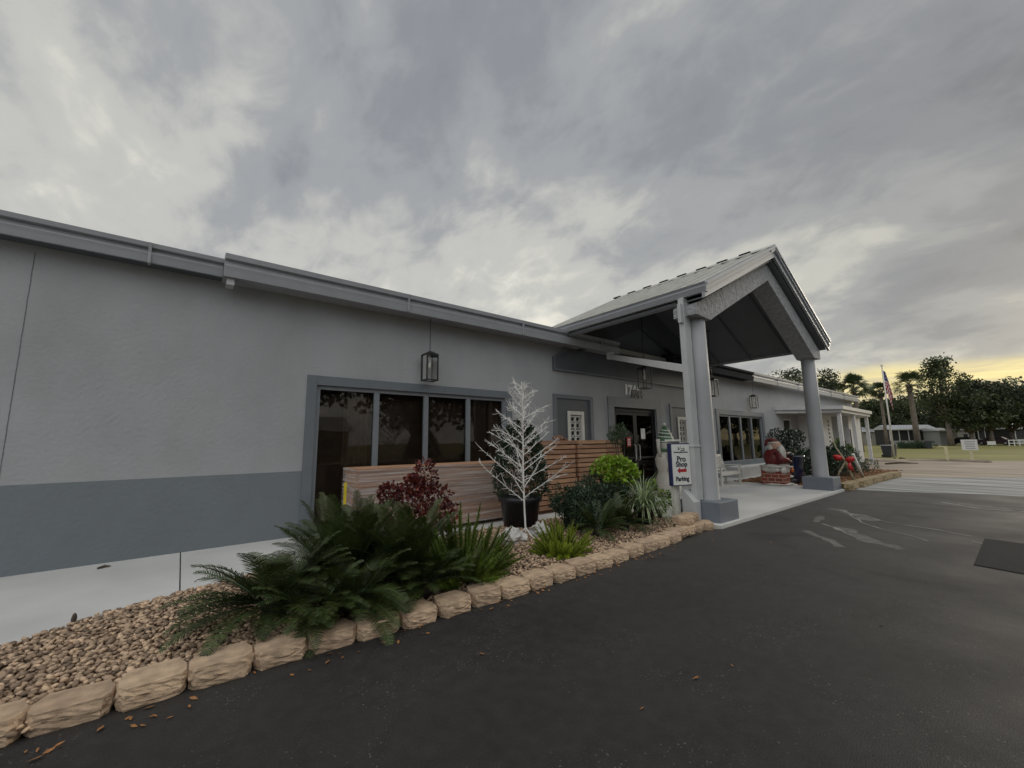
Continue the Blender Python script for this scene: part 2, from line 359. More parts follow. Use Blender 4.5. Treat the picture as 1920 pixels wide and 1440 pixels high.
# ------------------------------------------------------------------ ground
g = MB(); g.add([(-400, -400, -.03), (900, -400, -.03), (900, 900, -.03), (-400, 900, -.03)], [(0, 1, 2, 3)])
struct('ground', g, 'grass')
def sheet(name, poly, z, m_):
    q = MB(); q.add([(x, y, z) for x, y in poly], [tuple(range(len(poly)))]); return struct(name, q, m_)
def wob_edge(p0, p1, n_, amp, seed):
    out = []
    for i in range(n_+1):
        t_ = i/n_; x = p0[0]+(p1[0]-p0[0])*t_; y = p0[1]+(p1[1]-p0[1])*t_; k = 0 if i in (0, n_) else amp
        out.append((x+k*noise.noise(Vector((x*1.7, y*1.7, seed))), y+k*noise.noise(Vector((y*1.3, x*1.3, seed+5)))))
    return out
E1 = wob_edge((16.2, 3.68), (17.9, -.3), 24, .25, 1)+wob_edge((17.9, -.3), (24, -18), 20, .5, 2)[1:]
sheet('asphalt_drive', [(-14, 3.80), (7.4, 3.80), (7.7, 3.60), (16.2, 3.60)]+E1[1:]+[(-14, -18)], 0.0, 'asphalt')
E2 = wob_edge((21.6, 4.2), (25.4, .2), 20, .3, 3)+wob_edge((25.4, .2), (40, -18), 20, .6, 4)[1:]
sheet('concrete_apron', [(15.6, 3.75)]+[(x-.12, y) for x, y in E1[1:]]+E2[::-1]+[(15.8, 4.2)], -.004, 'oldconcrete')
sheet('sandy_drive', [(20, 8), (21.3, 4.0)]+[(x-.2, y) for x, y in E2[1:]]+wob_edge((54, -18), (41.9, .3), 12, .8, 5)+wob_edge((41.9, .3), (39.5, 5), 8, .5, 6)+[(47, 12), (40, 16)], -.012, 'sand')
# sandy kerb line
k = MB(); pts = [at(1560, 27), at(1640, 27.5), at(1700, 27.5), at(1760, 27), at(1800, 26), at(1830, 25)]
k.tube([(x, y, -.03) for x, y in pts], .16, 8); struct('kerb', k, 'sand', smooth=True)
# pale dried cracks on the asphalt, one sheet
from math import sin, cos
cr = MB()
def crack(pts, wd):
    P_ = []
    for i in range(len(pts)-1):
        for j in range(8): t_ = j/8; P_.append((pts[i][0]+(pts[i+1][0]-pts[i][0])*t_, pts[i][1]+(pts[i+1][1]-pts[i][1])*t_))
    P_.append(pts[-1]); vs = []
    for i, (x, y) in enumerate(P_):
        q0 = P_[max(i-1, 0)]; q1 = P_[min(i+1, len(P_)-1)]; d = Vector((q1[0]-q0[0], q1[1]-q0[1], 0)).normalized(); nr = Vector((-d.y, d.x, 0))
        ww = .95*wd*(.35+1.1*abs(noise.noise(Vector((x*3, y*3, 1))))); if_ = .12*noise.noise(Vector((x*1.9, y*1.9, 9)))
        c_ = Vector((x, y, .004))+nr*if_; vs += [c_-nr*ww, c_+nr*ww]
    cr.add(vs, [(2*i, 2*i+2, 2*i+3, 2*i+1) for i in range(len(P_)-1)])
crack([(11.3, 2.7), (11.1, 2.35), (10.7, 1.95), (10.35, 1.5), (10.2, 1.1), (10.0, .75)], .035)
crack([(11.2, 2.6), (10.9, 2.5), (10.2, 2.2), (9.75, 1.75), (9.4, 1.4), (9.1, 1.15)], .030)
crack([(11.5, 2.75), (11.25, 2.6), (11.0, 2.45)], .12)
crack([(9.5, 2.6), (9.1, 2.25), (8.6, 1.95)], .035)
crack([(14.6, 1.5), (14.2, 1.1), (13.9, .75), (14.0, .3), (14.6, -.2)], .10)
crack([(9.6, .7), (9.3, .5), (9.15, .3)], .03)
struct('dried_crack_stains', cr, 'crack')
cr = MB(); M['smear'] = mat('faint_pale_smear', (.105, .10, .092), .9, .35, 5)
crack([(11.7, 2.9), (11.3, 2.65), (10.9, 2.35), (10.5, 2.0)], .22); crack([(9.4, 2.35), (9.0, 2.0), (8.5, 1.75), (8.2, 1.3)], .16); crack([(8.6, 2.6), (8.2, 2.2), (7.7, 1.9)], .14); crack([(14.8, 1.2), (14.3, .6), (14.5, -.4)], .22); crack([(10.4, 2.9), (10.0, 2.75), (9.6, 2.7)], .12)
for q_ in range(len(cr.v)): cr.v[q_] = (cr.v[q_][0], cr.v[q_][1], .002)
struct('pale_smears', cr, 'smear')
pt = MB(); pt.add([(9.95, .60, .008), (7.86, .60, .008), (7.5, -.9, .008), (9.7, -1.0, .008)], [(0, 1, 2, 3)])
M['patch'] = mat('fresh_asphalt_patch', (.017, .017, .018), .9, .3, 14, .7, 90, c2=(.028, .028, .028), spec=.15); struct('asphalt_patch', pt, 'patch')

SW = [(-14, -2.5), (-6, 2.4), (-3.5, 3.75), (-2.2, 4.5), (-1.0, 5.2), (0.1, 5.82), (1.0, 6.04), (2.5, 6.18), (4.5, 6.22), (6.6, 6.1), (7.7, 5.6), (7.7, 3.63)]
# concrete walk and porch floor, 5 cm thick
s = MB(); s.prism(SW+[(16.0, 3.63), (16.0, 7.0), (23.5, 7.2), (23.5, 7.95), (-14, 7.95)], 'z', -.05, .05); struct('pavement', s, 'concrete')
j = MB()
for x in (-3.4, .1, 3.6): j.box(x-.006, x+.006, 5.8 if x > 0 else 4.2, 7.9, .045, .0515)
struct('pavement_joint', j, 'nearblack')
bd = MB(); n_ = 40
bd.prism([(-7.5, 3.74), (7.7, 3.80), (7.7, 5.6)]+SW[9:0:-1], 'z', -.05, .045); struct('planting_bed', bd, 'bed')
m2 = MB(); m2.prism([(15.9, 3.74), (22.3, 3.5), (25.5, 3.8), (27, 5), (27, 7.9), (23.5, 7.9), (23.5, 7.2), (16.0, 7.0)], 'z', -.05, .04); struct('mulch_bed', m2, 'mulch')

# pebbles
import bisect
def sw_y(x):
    for (x0, y0), (x1, y1) in zip(SW, SW[1:]):
        if x0 <= x <= x1 and x1 > x0: return y0+(y1-y0)*(x-x0)/(x1-x0)
    return 5.5
pb = MB(); cnt = 0; x = -2.6
while x < 7.6:
    step = .036 if x < 1.2 else .042
    y = 3.66
    while y < sw_y(x)-.02:
        if not (x > 6.9 and y < 4.1):
            for lay in range(1 if x > 1.2 and x < 2.8 else 2):
                rr = rnd(.011, .027)*(1.15 if rnd(0, 1) < .15 else 1); qx = x+rnd(-.025, .025); qy = y+rnd(-.025, .025)
                if qy < sw_y(qx)-.03:
                    V_, F_ = ICO[1]; ro = rotm(rnd(-.5, .5), rnd(-.5, .5), rnd(0, 6.3)); sc_ = Vector((rr*rnd(.9, 1.45), rr*rnd(.7, 1.1), rr*rnd(.45, .75)))
                    zc = .05+lay*.022+.03*noise.noise(Vector((qx*1.5, qy*1.5, 0)))+rnd(0, .01)
                    if cos(0) and x > 5.5: zc -= .01
                    pb.add([Vector((qx, qy, zc))+ro@Vector((q[0]*sc_.x*rnd(.88, 1.1), q[1]*sc_.y*rnd(.88, 1.1), q[2]*sc_.z)) for q in V_], F_)
        y += step*rnd(.9, 1.15)
    x += step
tag(pb.build('pebbles', 'pebble', smooth=True), 'tan and brown river pebbles filling the planting bed', 'pebbles', kind='stuff')
mc = MB()   # loose bark pieces on the second bed
for i in range(2600):
    x = rnd(15.9, 26.5); y = rnd(3.75, 7.0); mc.obox((x, y, .05+rnd(0, .02)), (rnd(.04, .09), rnd(.015, .03), .012), rotm(rnd(-.5, .5), rnd(-.5, .5), rnd(0, 6.3)))
tag(mc.build('bark_mulch', 'mulch'), 'orange brown bark mulch around the bush beyond the porch', 'mulch', kind='stuff')

# ------------------------------------------------------------------ edging blocks
def block_mb(w_, d_, h_, seed):
    mb = MB(); random.seed(seed); nx, nz = 7, 4
    # outline: narrower at the back, chamfered split face at front
    def pt3(u, v, k): return u, v, k
    vs = []; fs = []
    bot, top = [], []
    prof = [(-.38, .5), (.38, .5), (.5, .05), (.49, -.26), (.39, -.47), (-.37, -.49), (-.48, -.28), (-.5, .05)]
    dense = []
    for i in range(8):
        x0, y0 = prof[i]; x1, y1 = prof[(i+1) % 8]
        for q in range(6): dense.append((x0+(x1-x0)*q/6, y0+(y1-y0)*q/6))
    k = len(dense); L_ = 9
    for z in range(L_):
        t_ = z/(L_-1)
        for (x, y) in dense:
            front = max(0, .1-y)
            bul = 1+.05*math.sin(t_*math.pi) if y < .1 else 1
            jx = noise.noise(Vector((x*7+seed, y*7, t_*4)))*.02*(1+2*front) if 0 < z < L_-1 else 0
            jy = (noise.noise(Vector((x*7, y*6+seed, t_*4+3)))*.045+noise.noise(Vector((x*19, y*19+seed, t_*9)))*.04)*(front > 0)*(1 if z < L_-1 else .25)
            vs.append(((x*bul+jx)*w_, (y*bul+jy)*d_, t_*h_))
    for z in range(L_-1):
        for i in range(k): fs.append((z*k+i, z*k+(i+1) % k, (z+1)*k+(i+1) % k, (z+1)*k+i))
    fs += [tuple(range((L_-1)*k, L_*k)), tuple(range(k))[::-1]]
    mb.add(vs, fs); return mb
protos = [block_mb(.35, .26, .125, s_) for s_ in (3, 11, 23, 37)]
bmesh_ = []
for q in protos:
    me = bpy.data.meshes.new('edging_block'); me.from_pydata(q.v, [], q.f); me.materials.append(M['block']); bmesh_.append(me)
def block(x, y, z, rz, i, label, group='tan edging blocks along the planting bed', sc=(1, 1, 1)):
    o = bpy.data.objects.new('edging_block', bmesh_[i % 4]); COL.objects.link(o); o.location = (x, y, z); o.rotation_euler = (0, 0, rz); o.scale = sc
    bv = o.modifiers.new('bevel', 'BEVEL'); bv.width = .006; bv.segments = 2; bv.limit_method = 'ANGLE'; bv.angle_limit = R(50)
    return tag(o, label, 'block', group)
random.seed(5)
LB = 'tan split-face block in the ground-level row edging the pebble bed'
xs = -2.2; i = 0
while xs < 6.25:
    yc = 3.76-.10*min(1, max(0, (xs+.5)/2.5))-.03*max(0, min(1, (xs-1)/2))+.10*max(0, min(1, (xs-4.2)/2.2))
    block(xs, yc, -.005+rnd(-.004, .006), rnd(-.07, .07)+(.06 if xs > 4.5 else -.03), i, LB, sc=(rnd(.94, 1.04), rnd(.9, 1.08), rnd(.95, 1.12))); xs += .362 if xs < 4 else .37; i += 1
block(6.52, 3.82, 0, .15, 1, 'low tan block just before the stacked blocks by the column'); block(6.86, 3.84, 0, .1, 2, 'ground-level tan block under the left one of the two raised blocks', sc=(1, 1, 1.05))
block(7.22, 3.86, 0, .2, 0, 'ground-level tan block under the right one of the two raised blocks', sc=(1, 1, 1.05)); block(7.5, 3.84, 0, .7, 3, 'last tan block of the row, touching the slate-grey column base')
block(7.0, 3.95, .135, .15, 3, 'raised tan block at the foot of the white sign post', sc=(1.05, 1.1, 1)); block(7.35, 4.02, .135, .25, 1, 'raised tan block beside the slate-grey column base')
# old kerb stones of the second bed
kx = [(15.95, 3.66, .05), (17.35, 3.62, .0), (18.8, 3.62, -.02), (20.2, 3.56, -.03), (21.6, 3.52, -.03)]
for i, (x, y, rz) in enumerate(kx):
    q = block_mb(1.55, .30, .2, 50+i)
    o = q.build('kerb_stone', 'blockold', origin=(0, 0, 0)); o.location = (x+.62, y, 0); o.rotation_euler = (0, 0, rz)
    tag(o, ['long mossy tan kerb stone touching the far column base', 'second mossy kerb stone from the far column base', 'third mossy kerb stone from the far column, in front of the white pipe post', 'fourth mossy kerb stone from the far column base', 'last mossy kerb stone at the sandy end of the bed'][i], 'kerb stone', 'mossy kerb stones of the mulch bed')

# ------------------------------------------------------------------ clubhouse
WY = 7.9
B = thing('clubhouse', 'long single-storey pale grey stucco building with gabled entrance porch', 'building', (11.7, WY, 0))
def wall_with_holes(x0, x1, z0, z1, holes, y, th):
    xs_ = sorted({x0, x1}|{h[0] for h in holes}|{h[1] for h in holes}); zs = sorted({z0, z1}|{h[2] for h in holes}|{h[3] for h in holes})
    mb = MB(); vid = {}
    def V_(x, z, k):
        if (x, z, k) not in vid: vid[(x, z, k)] = len(mb.v); mb.v.append((x, y+(th if k else 0), z))
        return vid[(x, z, k)]
    def solid(i, j_):
        if i < 0 or j_ < 0 or i >= len(xs_)-1 or j_ >= len(zs)-1: return False
        cx = (xs_[i]+xs_[i+1])/2; cz = (zs[j_]+zs[j_+1])/2
        return not any(h[0] < cx < h[1] and h[2] < cz < h[3] for h in holes)
    for i in range(len(xs_)-1):
        for j_ in range(len(zs)-1):
            if not solid(i, j_): continue
            a0, a1, c0, c1 = xs_[i], xs_[i+1], zs[j_], zs[j_+1]
            mb.f.append((V_(a0, c0, 0), V_(a1, c0, 0), V_(a1, c1, 0), V_(a0, c1, 0)))
            mb.f.append((V_(a0, c0, 1), V_(a0, c1, 1), V_(a1, c1, 1), V_(a1, c0, 1)))
            if not solid(i-1, j_): mb.f.append((V_(a0, c0, 0), V_(a0, c1, 0), V_(a0, c1, 1), V_(a0, c0, 1)))
            if not solid(i+1, j_): mb.f.append((V_(a1, c0, 0), V_(a1, c0, 1), V_(a1, c1, 1), V_(a1, c1, 0)))
            if not solid(i, j_-1): mb.f.append((V_(a0, c0, 0), V_(a0, c0, 1), V_(a1, c0, 1), V_(a1, c0, 0)))
            if not solid(i, j_+1): mb.f.append((V_(a0, c1, 0), V_(a1, c1, 0), V_(a1, c1, 1), V_(a0, c1, 1)))
    mb.m = [0]*len(mb.f); return mb
holes = [(1.81, 6.12, .08, 2.65), (10.35, 12.66, .05, 2.63), (17.3, 21.72, .62, 2.62), (8.36, 8.88, .9, 2.36), (14.12, 14.64, .9, 2.36), (24.6, 25.75, 1.1, 2.62)]
wl = wall_with_holes(-14, 38.9, 0, 4.24, holes, WY, .22)
wl.box(38.68, 38.9, WY+.22, 20, 0, 4.24); wl.box(-14, 38.9, 20, 20.2, 0, 4.24); wl.box(-14, -13.8, WY+.22, 20, 0, 4.24)
wl.build('wall', 'wall', B)
jt = MB()
for i in range(40): 
    z = 1.14+i*.075; jt.obox((-1.72+.004*noise.noise(Vector((0, 0, i*.6))), WY-.001, z+.04), (.007, .006, .085), rotm(0, rnd(-.02, .02), 0))
jt.build('control_joint', 'trim', B)
# eaves: gutter profile extruded along X  (y outward negative)
def eave(x0, x1, yf, zb, zt, name='eave', mats=('gutter', 'nearblack'), yb=WY+.3):
    mb = MB(); h = zt-zb
    prof = [(yf, zb), (yf-.02, zb+h*.30), (yf-.035, zb+h*.46), (yf-.035, zb+h*.50), (yf+.02, zb+h*.52), (yf+.02, zb+h*.74), (yf-.045, zb+h*.78), (yf-.06, zb+h*1.0), (yf+.06, zb+h*1.03), (yf+.3, zb+h*1.05), (yb, zb+h*1.05+.0), (yb, zb+.03), (yf+.06, zb+.03), (yf+.04, zb)]
    mb.prism(prof, 'x', x0, x1); ob = mb.build(name, mats[0], B)
    return ob
eave(-14, .285, 7.60, 4.215, 4.49)
eave(.29, 10.15, 7.44, 4.185, 4.535)
eave(13.2, 20.0, 7.44, 4.20, 4.58, mats=('nearblack',))  # dark colour here is the porch's shade painted onto the fascia
eave(20.003, 38.95, 7.48, 4.205, 4.60, mats=('gutterlight',))
for x, yf_, zt_ in ((-3.0, 7.60, 4.49), (-.6, 7.60, 4.49), (3.3, 7.44, 4.535), (6.3, 7.44, 4.535), (9.3, 7.44, 4.535), (23, 7.48, 4.6), (26, 7.48, 4.6), (29, 7.48, 4.6), (32, 7.48, 4.6), (35, 7.48, 4.6)):
    h_ = zt_-4.2; q = MB(); q.prism([(yf_-.03, 4.2), (yf_-.041, 4.2+h_*.46), (yf_-.041, 4.2+h_*.5), (yf_-.07, 4.2+h_), (yf_+.05, 4.2+h_), (yf_+.05, 4.19)], 'x', x, x+.035); q.build('gutter_seam', 'gutter', B)
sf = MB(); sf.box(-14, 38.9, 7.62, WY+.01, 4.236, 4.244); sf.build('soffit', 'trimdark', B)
br = MB(); br.box(.34, .44, 7.5, 7.72, 4.08, 4.186); br.build('bracket', 'gutterlight', B)
rf = MB(); rf.prism([(7.7, 4.46), (14.2, 5.1), (20.4, 4.46), (20.4, 4.3), (7.7, 4.3)], 'x', -14, 38.9); rf.build('roof', 'roofmetal', B)

# trim surrounds (3 cm proud of the wall)
def surround(xo0, xo1, zt, xi0, xi1, zi, zb=.05, m_='trim', name='surround', pr=.035):
    mb = MB(); y0 = WY-pr; y1 = WY+.002
    mb.box(xo0, xi0, y0, y1, zb, zt); mb.box(xi1, xo1, y0, y1, zb, zt); mb.box(xi0, xi1, y0, y1, zi, zt); return mb.build(name, m_, B, bevel=.004)
surround(1.65, 6.30, 2.82, 1.81, 6.12, 2.65)
surround(10.06, 12.96, 2.94, 10.35, 12.66, 2.63)
surround(17.05, 21.98, 2.84, 17.3, 21.72, 2.62, .5)
for (x0, x1, z0, z1) in ((7.73, 9.36, .05, 2.87), (13.54, 15.18, .05, 2.87)):
    ed = MB(); ed.box(x0, x0+.13, WY-.04, WY, z0, z1); ed.box(x1-.13, x1, WY-.04, WY, z0, z1); ed.box(x0+.13, x1-.13, WY-.04, WY, z1-.11, z1)
    ed.build('niche_frame', 'trim', B, bevel=.006)
for x0 in (7.86, 13.67):
    npn = MB()
    for q in ((x0, 8.28-7.86+x0), (x0+1.08, x0+1.37)): npn.box(q[0], q[1], WY-.012, WY-.0, .06, 2.76)
    npn.box(x0+.42, x0+1.08, WY-.012, WY, 2.42, 2.76); npn.build('niche_panel', 'trimdark', B)
# lattice screen blocks in the niches
for x0 in (8.28, 14.04):
    fr_ = MB(); fr_.box(x0, x0+.10, WY-.03, WY+.1, .8, 2.42); fr_.box(x0+.58, x0+.67, WY-.03, WY+.1, .8, 2.42); fr_.box(x0+.10, x0+.58, WY-.03, WY+.1, 2.32, 2.42)
    f_ = fr_.build('screen_frame', 'offwhite', B)
    la = MB(); 
    for k in range(4):
        cz = 2.09-k*.39; cx = x0+.34
        for q in range(2):
            for w_ in range(2):
                ccx = cx-.105+q*.21; ccz = cz-.09+w_*.18+.02
                ring = [(ccx+.085*cos(t_*math.pi/6), WY+.03, ccz+.075*sin(t_*math.pi/6)) for t_ in range(13)]; la.tube(ring, .016, 5)
        la.box(cx-.22, cx+.22, WY+.01, WY+.06, cz+.155+.02, cz+.185+.02); la.box(cx-.012, cx+.012, WY+.005, WY+.055, cz-.2, cz+.16)
    la.build('lattice', 'offwhite', f_)
    bk = MB(); bk.box(x0+.1, x0+.58, WY+.12, WY+.14, .8, 2.36); bk.build('screen_back', 'trimdark', f_)
# pediment applied on wall behind porch
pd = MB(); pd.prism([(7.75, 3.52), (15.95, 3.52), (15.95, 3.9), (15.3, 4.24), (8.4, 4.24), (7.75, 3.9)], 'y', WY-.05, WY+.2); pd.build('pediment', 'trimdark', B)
pe = MB(); pe.prism([(7.75, 3.52), (15.95, 3.52), (15.95, 3.57), (7.75, 3.57)], 'y', WY-.075, WY-.052); pe.prism([(7.75, 3.571), (7.80, 3.571), (7.80, 3.88), (7.75, 3.9)], 'y', WY-.075, WY-.052)
pe.prism([(7.75, 3.901), (7.8, 3.881), (8.46, 4.22), (8.4, 4.24)], 'y', WY-.075, WY-.052); pe.build('pediment_trim', 'trim', B)

# windows
def window(x0, x1, z0, z1, muls, fm='frame', fw=.05, cur=None, deep=.08):
    mb = MB(); ya, yb_ = WY+.02, WY+.02+deep
    mb.box(x0, x1, ya, yb_, z1-.075, z1); mb.box(x0, x1, ya, yb_, z0, z0+.06); mb.box(x0, x0+fw, ya, yb_, z0+.06, z1-.075); mb.box(x1-fw, x1, ya, yb_, z0+.06, z1-.075)
    for q in muls: mb.box(q-fw*.7, q+fw*.7, ya, yb_, z0+.06, z1-.075)
    f_ = mb.build('window', fm, B, bevel=.004); e = [x0]+list(muls)+[x1]
    for q0, q1 in zip(e, e[1:]):
        pn = MB(); pn.box(q0+fw*.5, q1-fw*.5, ya+.045, ya+.052, z0+.03, z1-.04); pn.build('pane', 'glass', f_)
    return f_
w1 = window(1.81, 6.12, .08, 2.65, (2.93, 4.0, 5.06), fw=.075)
w2 = window(17.3, 21.72, .62, 2.62, (18.35, 19.45, 20.6), fw=.09)
w3 = window(24.6, 25.75, 1.1, 2.62, (), 'white', .07)
def drape(x0, x1, z0, z1, y, m_, amp=.05, wl_=.13):
    mb = MB(); n = int((x1-x0)/.018); vs = []
    for i in range(n+1):
        x = x0+(x1-x0)*i/n; yy = y+amp*sin(x*2*math.pi/wl_+.8*sin(x*5)); vs += [(x, yy, z0), (x, yy+.01, z1)]
    mb.add(vs, [(2*i, 2*i+2, 2*i+3, 2*i+1) for i in range(n)]); return mb.build('curtain', m_, B, smooth=True)
drape(2.35, 2.98, .1, 2.6, WY+.20, 'curtain'); drape(5.7, 6.1, .1, 2.6, WY+.2, 'curtain')
for x0, x1 in ((1.84, 2.36), (2.99, 4.0), (4.02, 5.05), (5.08, 5.75)): q = MB(); q.box(x0, x1, WY+.215, WY+.222, .1, 2.6); q.build('shade', 'shade', B)
for x0, x1 in ((17.38, 18.2), (18.5, 19.3), (19.65, 20.4), (20.8, 21.3)): bl = MB(); bl.box(x0, x1, WY+.106, WY+.112, .66, 1.98); bl.build('blind', 'curtain2', B)
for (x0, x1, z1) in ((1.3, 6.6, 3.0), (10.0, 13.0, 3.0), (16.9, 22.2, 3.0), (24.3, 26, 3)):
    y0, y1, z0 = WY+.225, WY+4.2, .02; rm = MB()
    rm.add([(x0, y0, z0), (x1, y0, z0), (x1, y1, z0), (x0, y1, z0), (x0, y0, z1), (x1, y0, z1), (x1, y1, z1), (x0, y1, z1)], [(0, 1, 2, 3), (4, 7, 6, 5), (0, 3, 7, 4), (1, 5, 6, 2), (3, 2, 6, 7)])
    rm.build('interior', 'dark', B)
# entrance doors
for x0, x1, hx in ((10.43, 11.50, 11.40), (11.51, 12.58, 11.62)):
    mb = MB(); ya, yb_ = WY+.05, WY+.10
    mb.box(x0, x0+.09, ya, yb_, .07, 2.50); mb.box(x1-.09, x1, ya, yb_, .07, 2.50); mb.box(x0+.09, x1-.09, ya, yb_, 2.40, 2.50); mb.box(x0+.09, x1-.09, ya, yb_, .07, .30); mb.box(x0+.09, x1-.09, ya, yb_, 1.0, 1.06)
    d_ = mb.build('door', 'doorframe', B)
    q = MB(); q.box(x0+.07, x1-.07, ya+.02, ya+.028, .28, 2.42); q.build('pane', 'glass', d_)
    q = MB(); q.tube([(hx, ya-.0, .95), (hx, ya-.06, .97), (hx, ya-.06, 1.43), (hx, ya, 1.45)], .013, 8); q.build('handle', 'gutterlight', d_)
dj = MB(); dj.box(10.35, 10.43, WY+.03, WY+.12, .05, 2.63); dj.box(12.58, 12.66, WY+.03, WY+.12, .05, 2.63); dj.box(10.43, 12.58, WY+.03, WY+.12, 2.50, 2.63); dj.build('door_frame', 'doorframe', B)

# ---- porch roof
RX, RZ = 11.93, 6.67; EX0, EX1, EZ = 7.84, 16.05, 4.67; YF, YB = 3.68, 8.6
sl_ = (RZ-EZ)/(RX-EX0)
pr = MB()
for sgn, ex in ((-1, EX0), (1, EX1)):
    th = .07
    vs = [(RX, YF-.02, RZ), (RX, YB, RZ), (ex, YB, EZ), (ex, YF-.02, EZ), (RX, YF-.02, RZ-th), (RX, YB, RZ-th), (ex, YB, EZ-th), (ex, YF-.02, EZ-th)]
    pr.add(vs, [(0, 1, 2, 3) if sgn > 0 else (0, 3, 2, 1), (4, 7, 6, 5), (3, 2, 6, 7), (0, 3, 7, 4), (1, 5, 6, 2)])
    y = YF+.05
    while y < YB:
        d = Vector((ex-RX, 0, EZ-RZ)); mid_ = Vector((RX, y, RZ))+d*.5; ang = math.atan2(-(EZ-RZ), (ex-RX))
        pr.obox(mid_+Vector((0, 0, .018)), (d.length-.02, .05, .055), rotm(0, ang, 0)); y += .405
PR = pr.build('porch_roof', 'roofmetal', B)
rc = MB(); rc.prism([(RX-.20, RZ-.065), (RX, RZ+.055), (RX+.20, RZ-.065), (RX+.2, RZ-.045), (RX, RZ+.075), (RX-.2, RZ-.045)], 'y', YF-.06, YB)
rc.build('ridge_cap', 'roofmetal', PR)
y = YF+.5
while y < YB: vt = MB(); vt.box(RX-.11, RX+.11, y, y+.30, RZ+.035, RZ+.056); vt.build('ridge_vent', 'nearblack', PR); y += .62
# rake boards: two stepped boards along each slope
rk = MB()
def rake(off_t, off_b, y0, y1):
    for ex in (EX0, EX1):
        rk.add([(ex, y0, EZ+off_t), (RX, y0, RZ+off_t), (RX, y0, RZ+off_b), (ex, y0, EZ+off_b), (ex, y1, EZ+off_t), (RX, y1, RZ+off_t), (RX, y1, RZ+off_b), (ex, y1, EZ+off_b)], [(0, 1, 2, 3), (7, 6, 5, 4), (0, 4, 5, 1), (3, 2, 6, 7), (0, 3, 7, 4)])
rake(.02, -.035, YF-.10, YF-.021); rake(-.036, -.135, YF-.07, YF-.021); rake(-.13, -.285, YF-.035, YF+.03)
rk.build('rake_fascia', 'gutter', B)
cp_ = MB(); cp_.prism([(RX-.34, RZ-.10), (RX, RZ+.06), (RX+.34, RZ-.10), (RX+.34, RZ-.27), (RX, RZ-.10), (RX-.34, RZ-.27)], 'y', YF-.085, YF-.066); cp_.build('ridge_plate', 'gutter', B)
# side gutters of porch roof
for ex, sg in ((EX0, -1), (EX1, 1)):
    q = MB(); q.prism([(ex+sg*.0, EZ-.17), (ex+sg*.03, EZ-.10), (ex+sg*.045, EZ-.07), (ex+sg*.045, EZ-.055), (ex+sg*.01, EZ-.05), (ex+sg*.01, EZ-.02), (ex+sg*.05, EZ+.02), (ex-sg*.06, EZ+.02), (ex-sg*.08, EZ-.17)], 'y', YF-.06, 7.75)
    q.prism([(ex-sg*.14, EZ-.172), (ex-sg*.14, EZ-.26), (ex-sg*.22, EZ-.26), (ex-sg*.22, EZ-.172)], 'y', YF+.65, WY-.06)
    q.build('porch_gutter', 'gutter', B)
# ceiling following slopes
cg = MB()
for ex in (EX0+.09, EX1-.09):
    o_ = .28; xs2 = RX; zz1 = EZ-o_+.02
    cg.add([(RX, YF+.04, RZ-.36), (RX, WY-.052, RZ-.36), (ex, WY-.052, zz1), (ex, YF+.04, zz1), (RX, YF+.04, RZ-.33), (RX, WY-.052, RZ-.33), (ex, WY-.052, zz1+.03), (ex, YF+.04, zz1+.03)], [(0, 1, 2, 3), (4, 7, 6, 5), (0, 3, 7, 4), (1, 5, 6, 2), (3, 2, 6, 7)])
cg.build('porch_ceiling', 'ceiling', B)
cs = MB()
for sg in (-1, 1):
    for y in (4.7, 5.9, 7.0):
        ex = RX+sg*3.9; zz1 = EZ-.27; d = Vector((ex-RX, 0, zz1-(RZ-.36))); mid_ = Vector((RX, y, RZ-.375))+d*.5
        cs.obox(mid_, (d.length-.1, .05, .015), rotm(0, math.atan2(-(d.z), d.x), 0))
cs.build('ceiling_batten', 'trimdark', B)
# stucco beam
def beam(y0, y1, m_, name, dz=0, C0=8.27, C1=15.42, lowz=4.14):
    q = MB(); zo = lambda x: RZ-.37-sl_*abs(x-RX)
    xl, xr = C0-.42, C1+.42
    poly = [(xl, lowz-.04), (C0+.2, lowz-.06), (C0+.38, lowz+.04), (RX, 5.80+dz), (C1-.38, lowz+.04), (C1-.2, lowz-.06), (xr, lowz-.04), (xr, zo(xr)), (RX, zo(RX)), (xl, zo(xl))]
    # split into two halves (concave)
    L1 = [poly[0], poly[1], poly[2], poly[3], poly[8], poly[9]]; R1 = [poly[3], poly[4], poly[5], poly[6], poly[7], poly[8]]
    q.prism(L1, 'y', y0, y1); q.prism(R1, 'y', y0, y1); return q.build(name, m_, B)
beam(3.86, 4.34, 'stucco_rough', 'gable_beam')
rb = MB(); z0 = lambda x: RZ-.37-sl_*abs(x-RX)
for sg in (-1, 1): rb.prism([(RX, z0(RX)), (RX+sg*3.2, z0(RX+3.2)), (RX+sg*3.2, z0(RX+3.2)-.6), (RX, z0(RX)-.95)][::sg], 'y', 7.66, 7.82)
rb.build('rear_beam', 'trimdark', B)
q = MB(); q.prism([(EX0+.3, 4.25), (EX1-.3, 4.25), (EX1-.3, 4.5), (RX, RZ-.12), (EX0+.3, 4.5)], 'y', WY+.21, WY+.35); q.build('gable_wall', 'trim', B)
q = MB(); q.prism([(7.9, 4.245), (15.95, 4.245), (11.93, 6.3)], 'y', WY-.03, WY+.19); q.build('gable_infill', 'trim', B)
# columns
for cx in (8.27, 15.42):
    q = MB(); n = 40; q.lathe([(.215, .40), (.215, .43), (.205, .45), (.20, 1.5), (.195, 2.8), (.185, 4.12)], (cx, 4.10, 0), n); cl_ = q.build('column', 'column', B, smooth=False)
    for f_ in cl_.data.polygons: f_.use_smooth = len(f_.vertices) == 4
    q = MB(); q.box(cx-.39, cx+.39, 3.71, 4.49, .0, .42); q.build('plinth', 'plinth', cl_, bevel=.012)
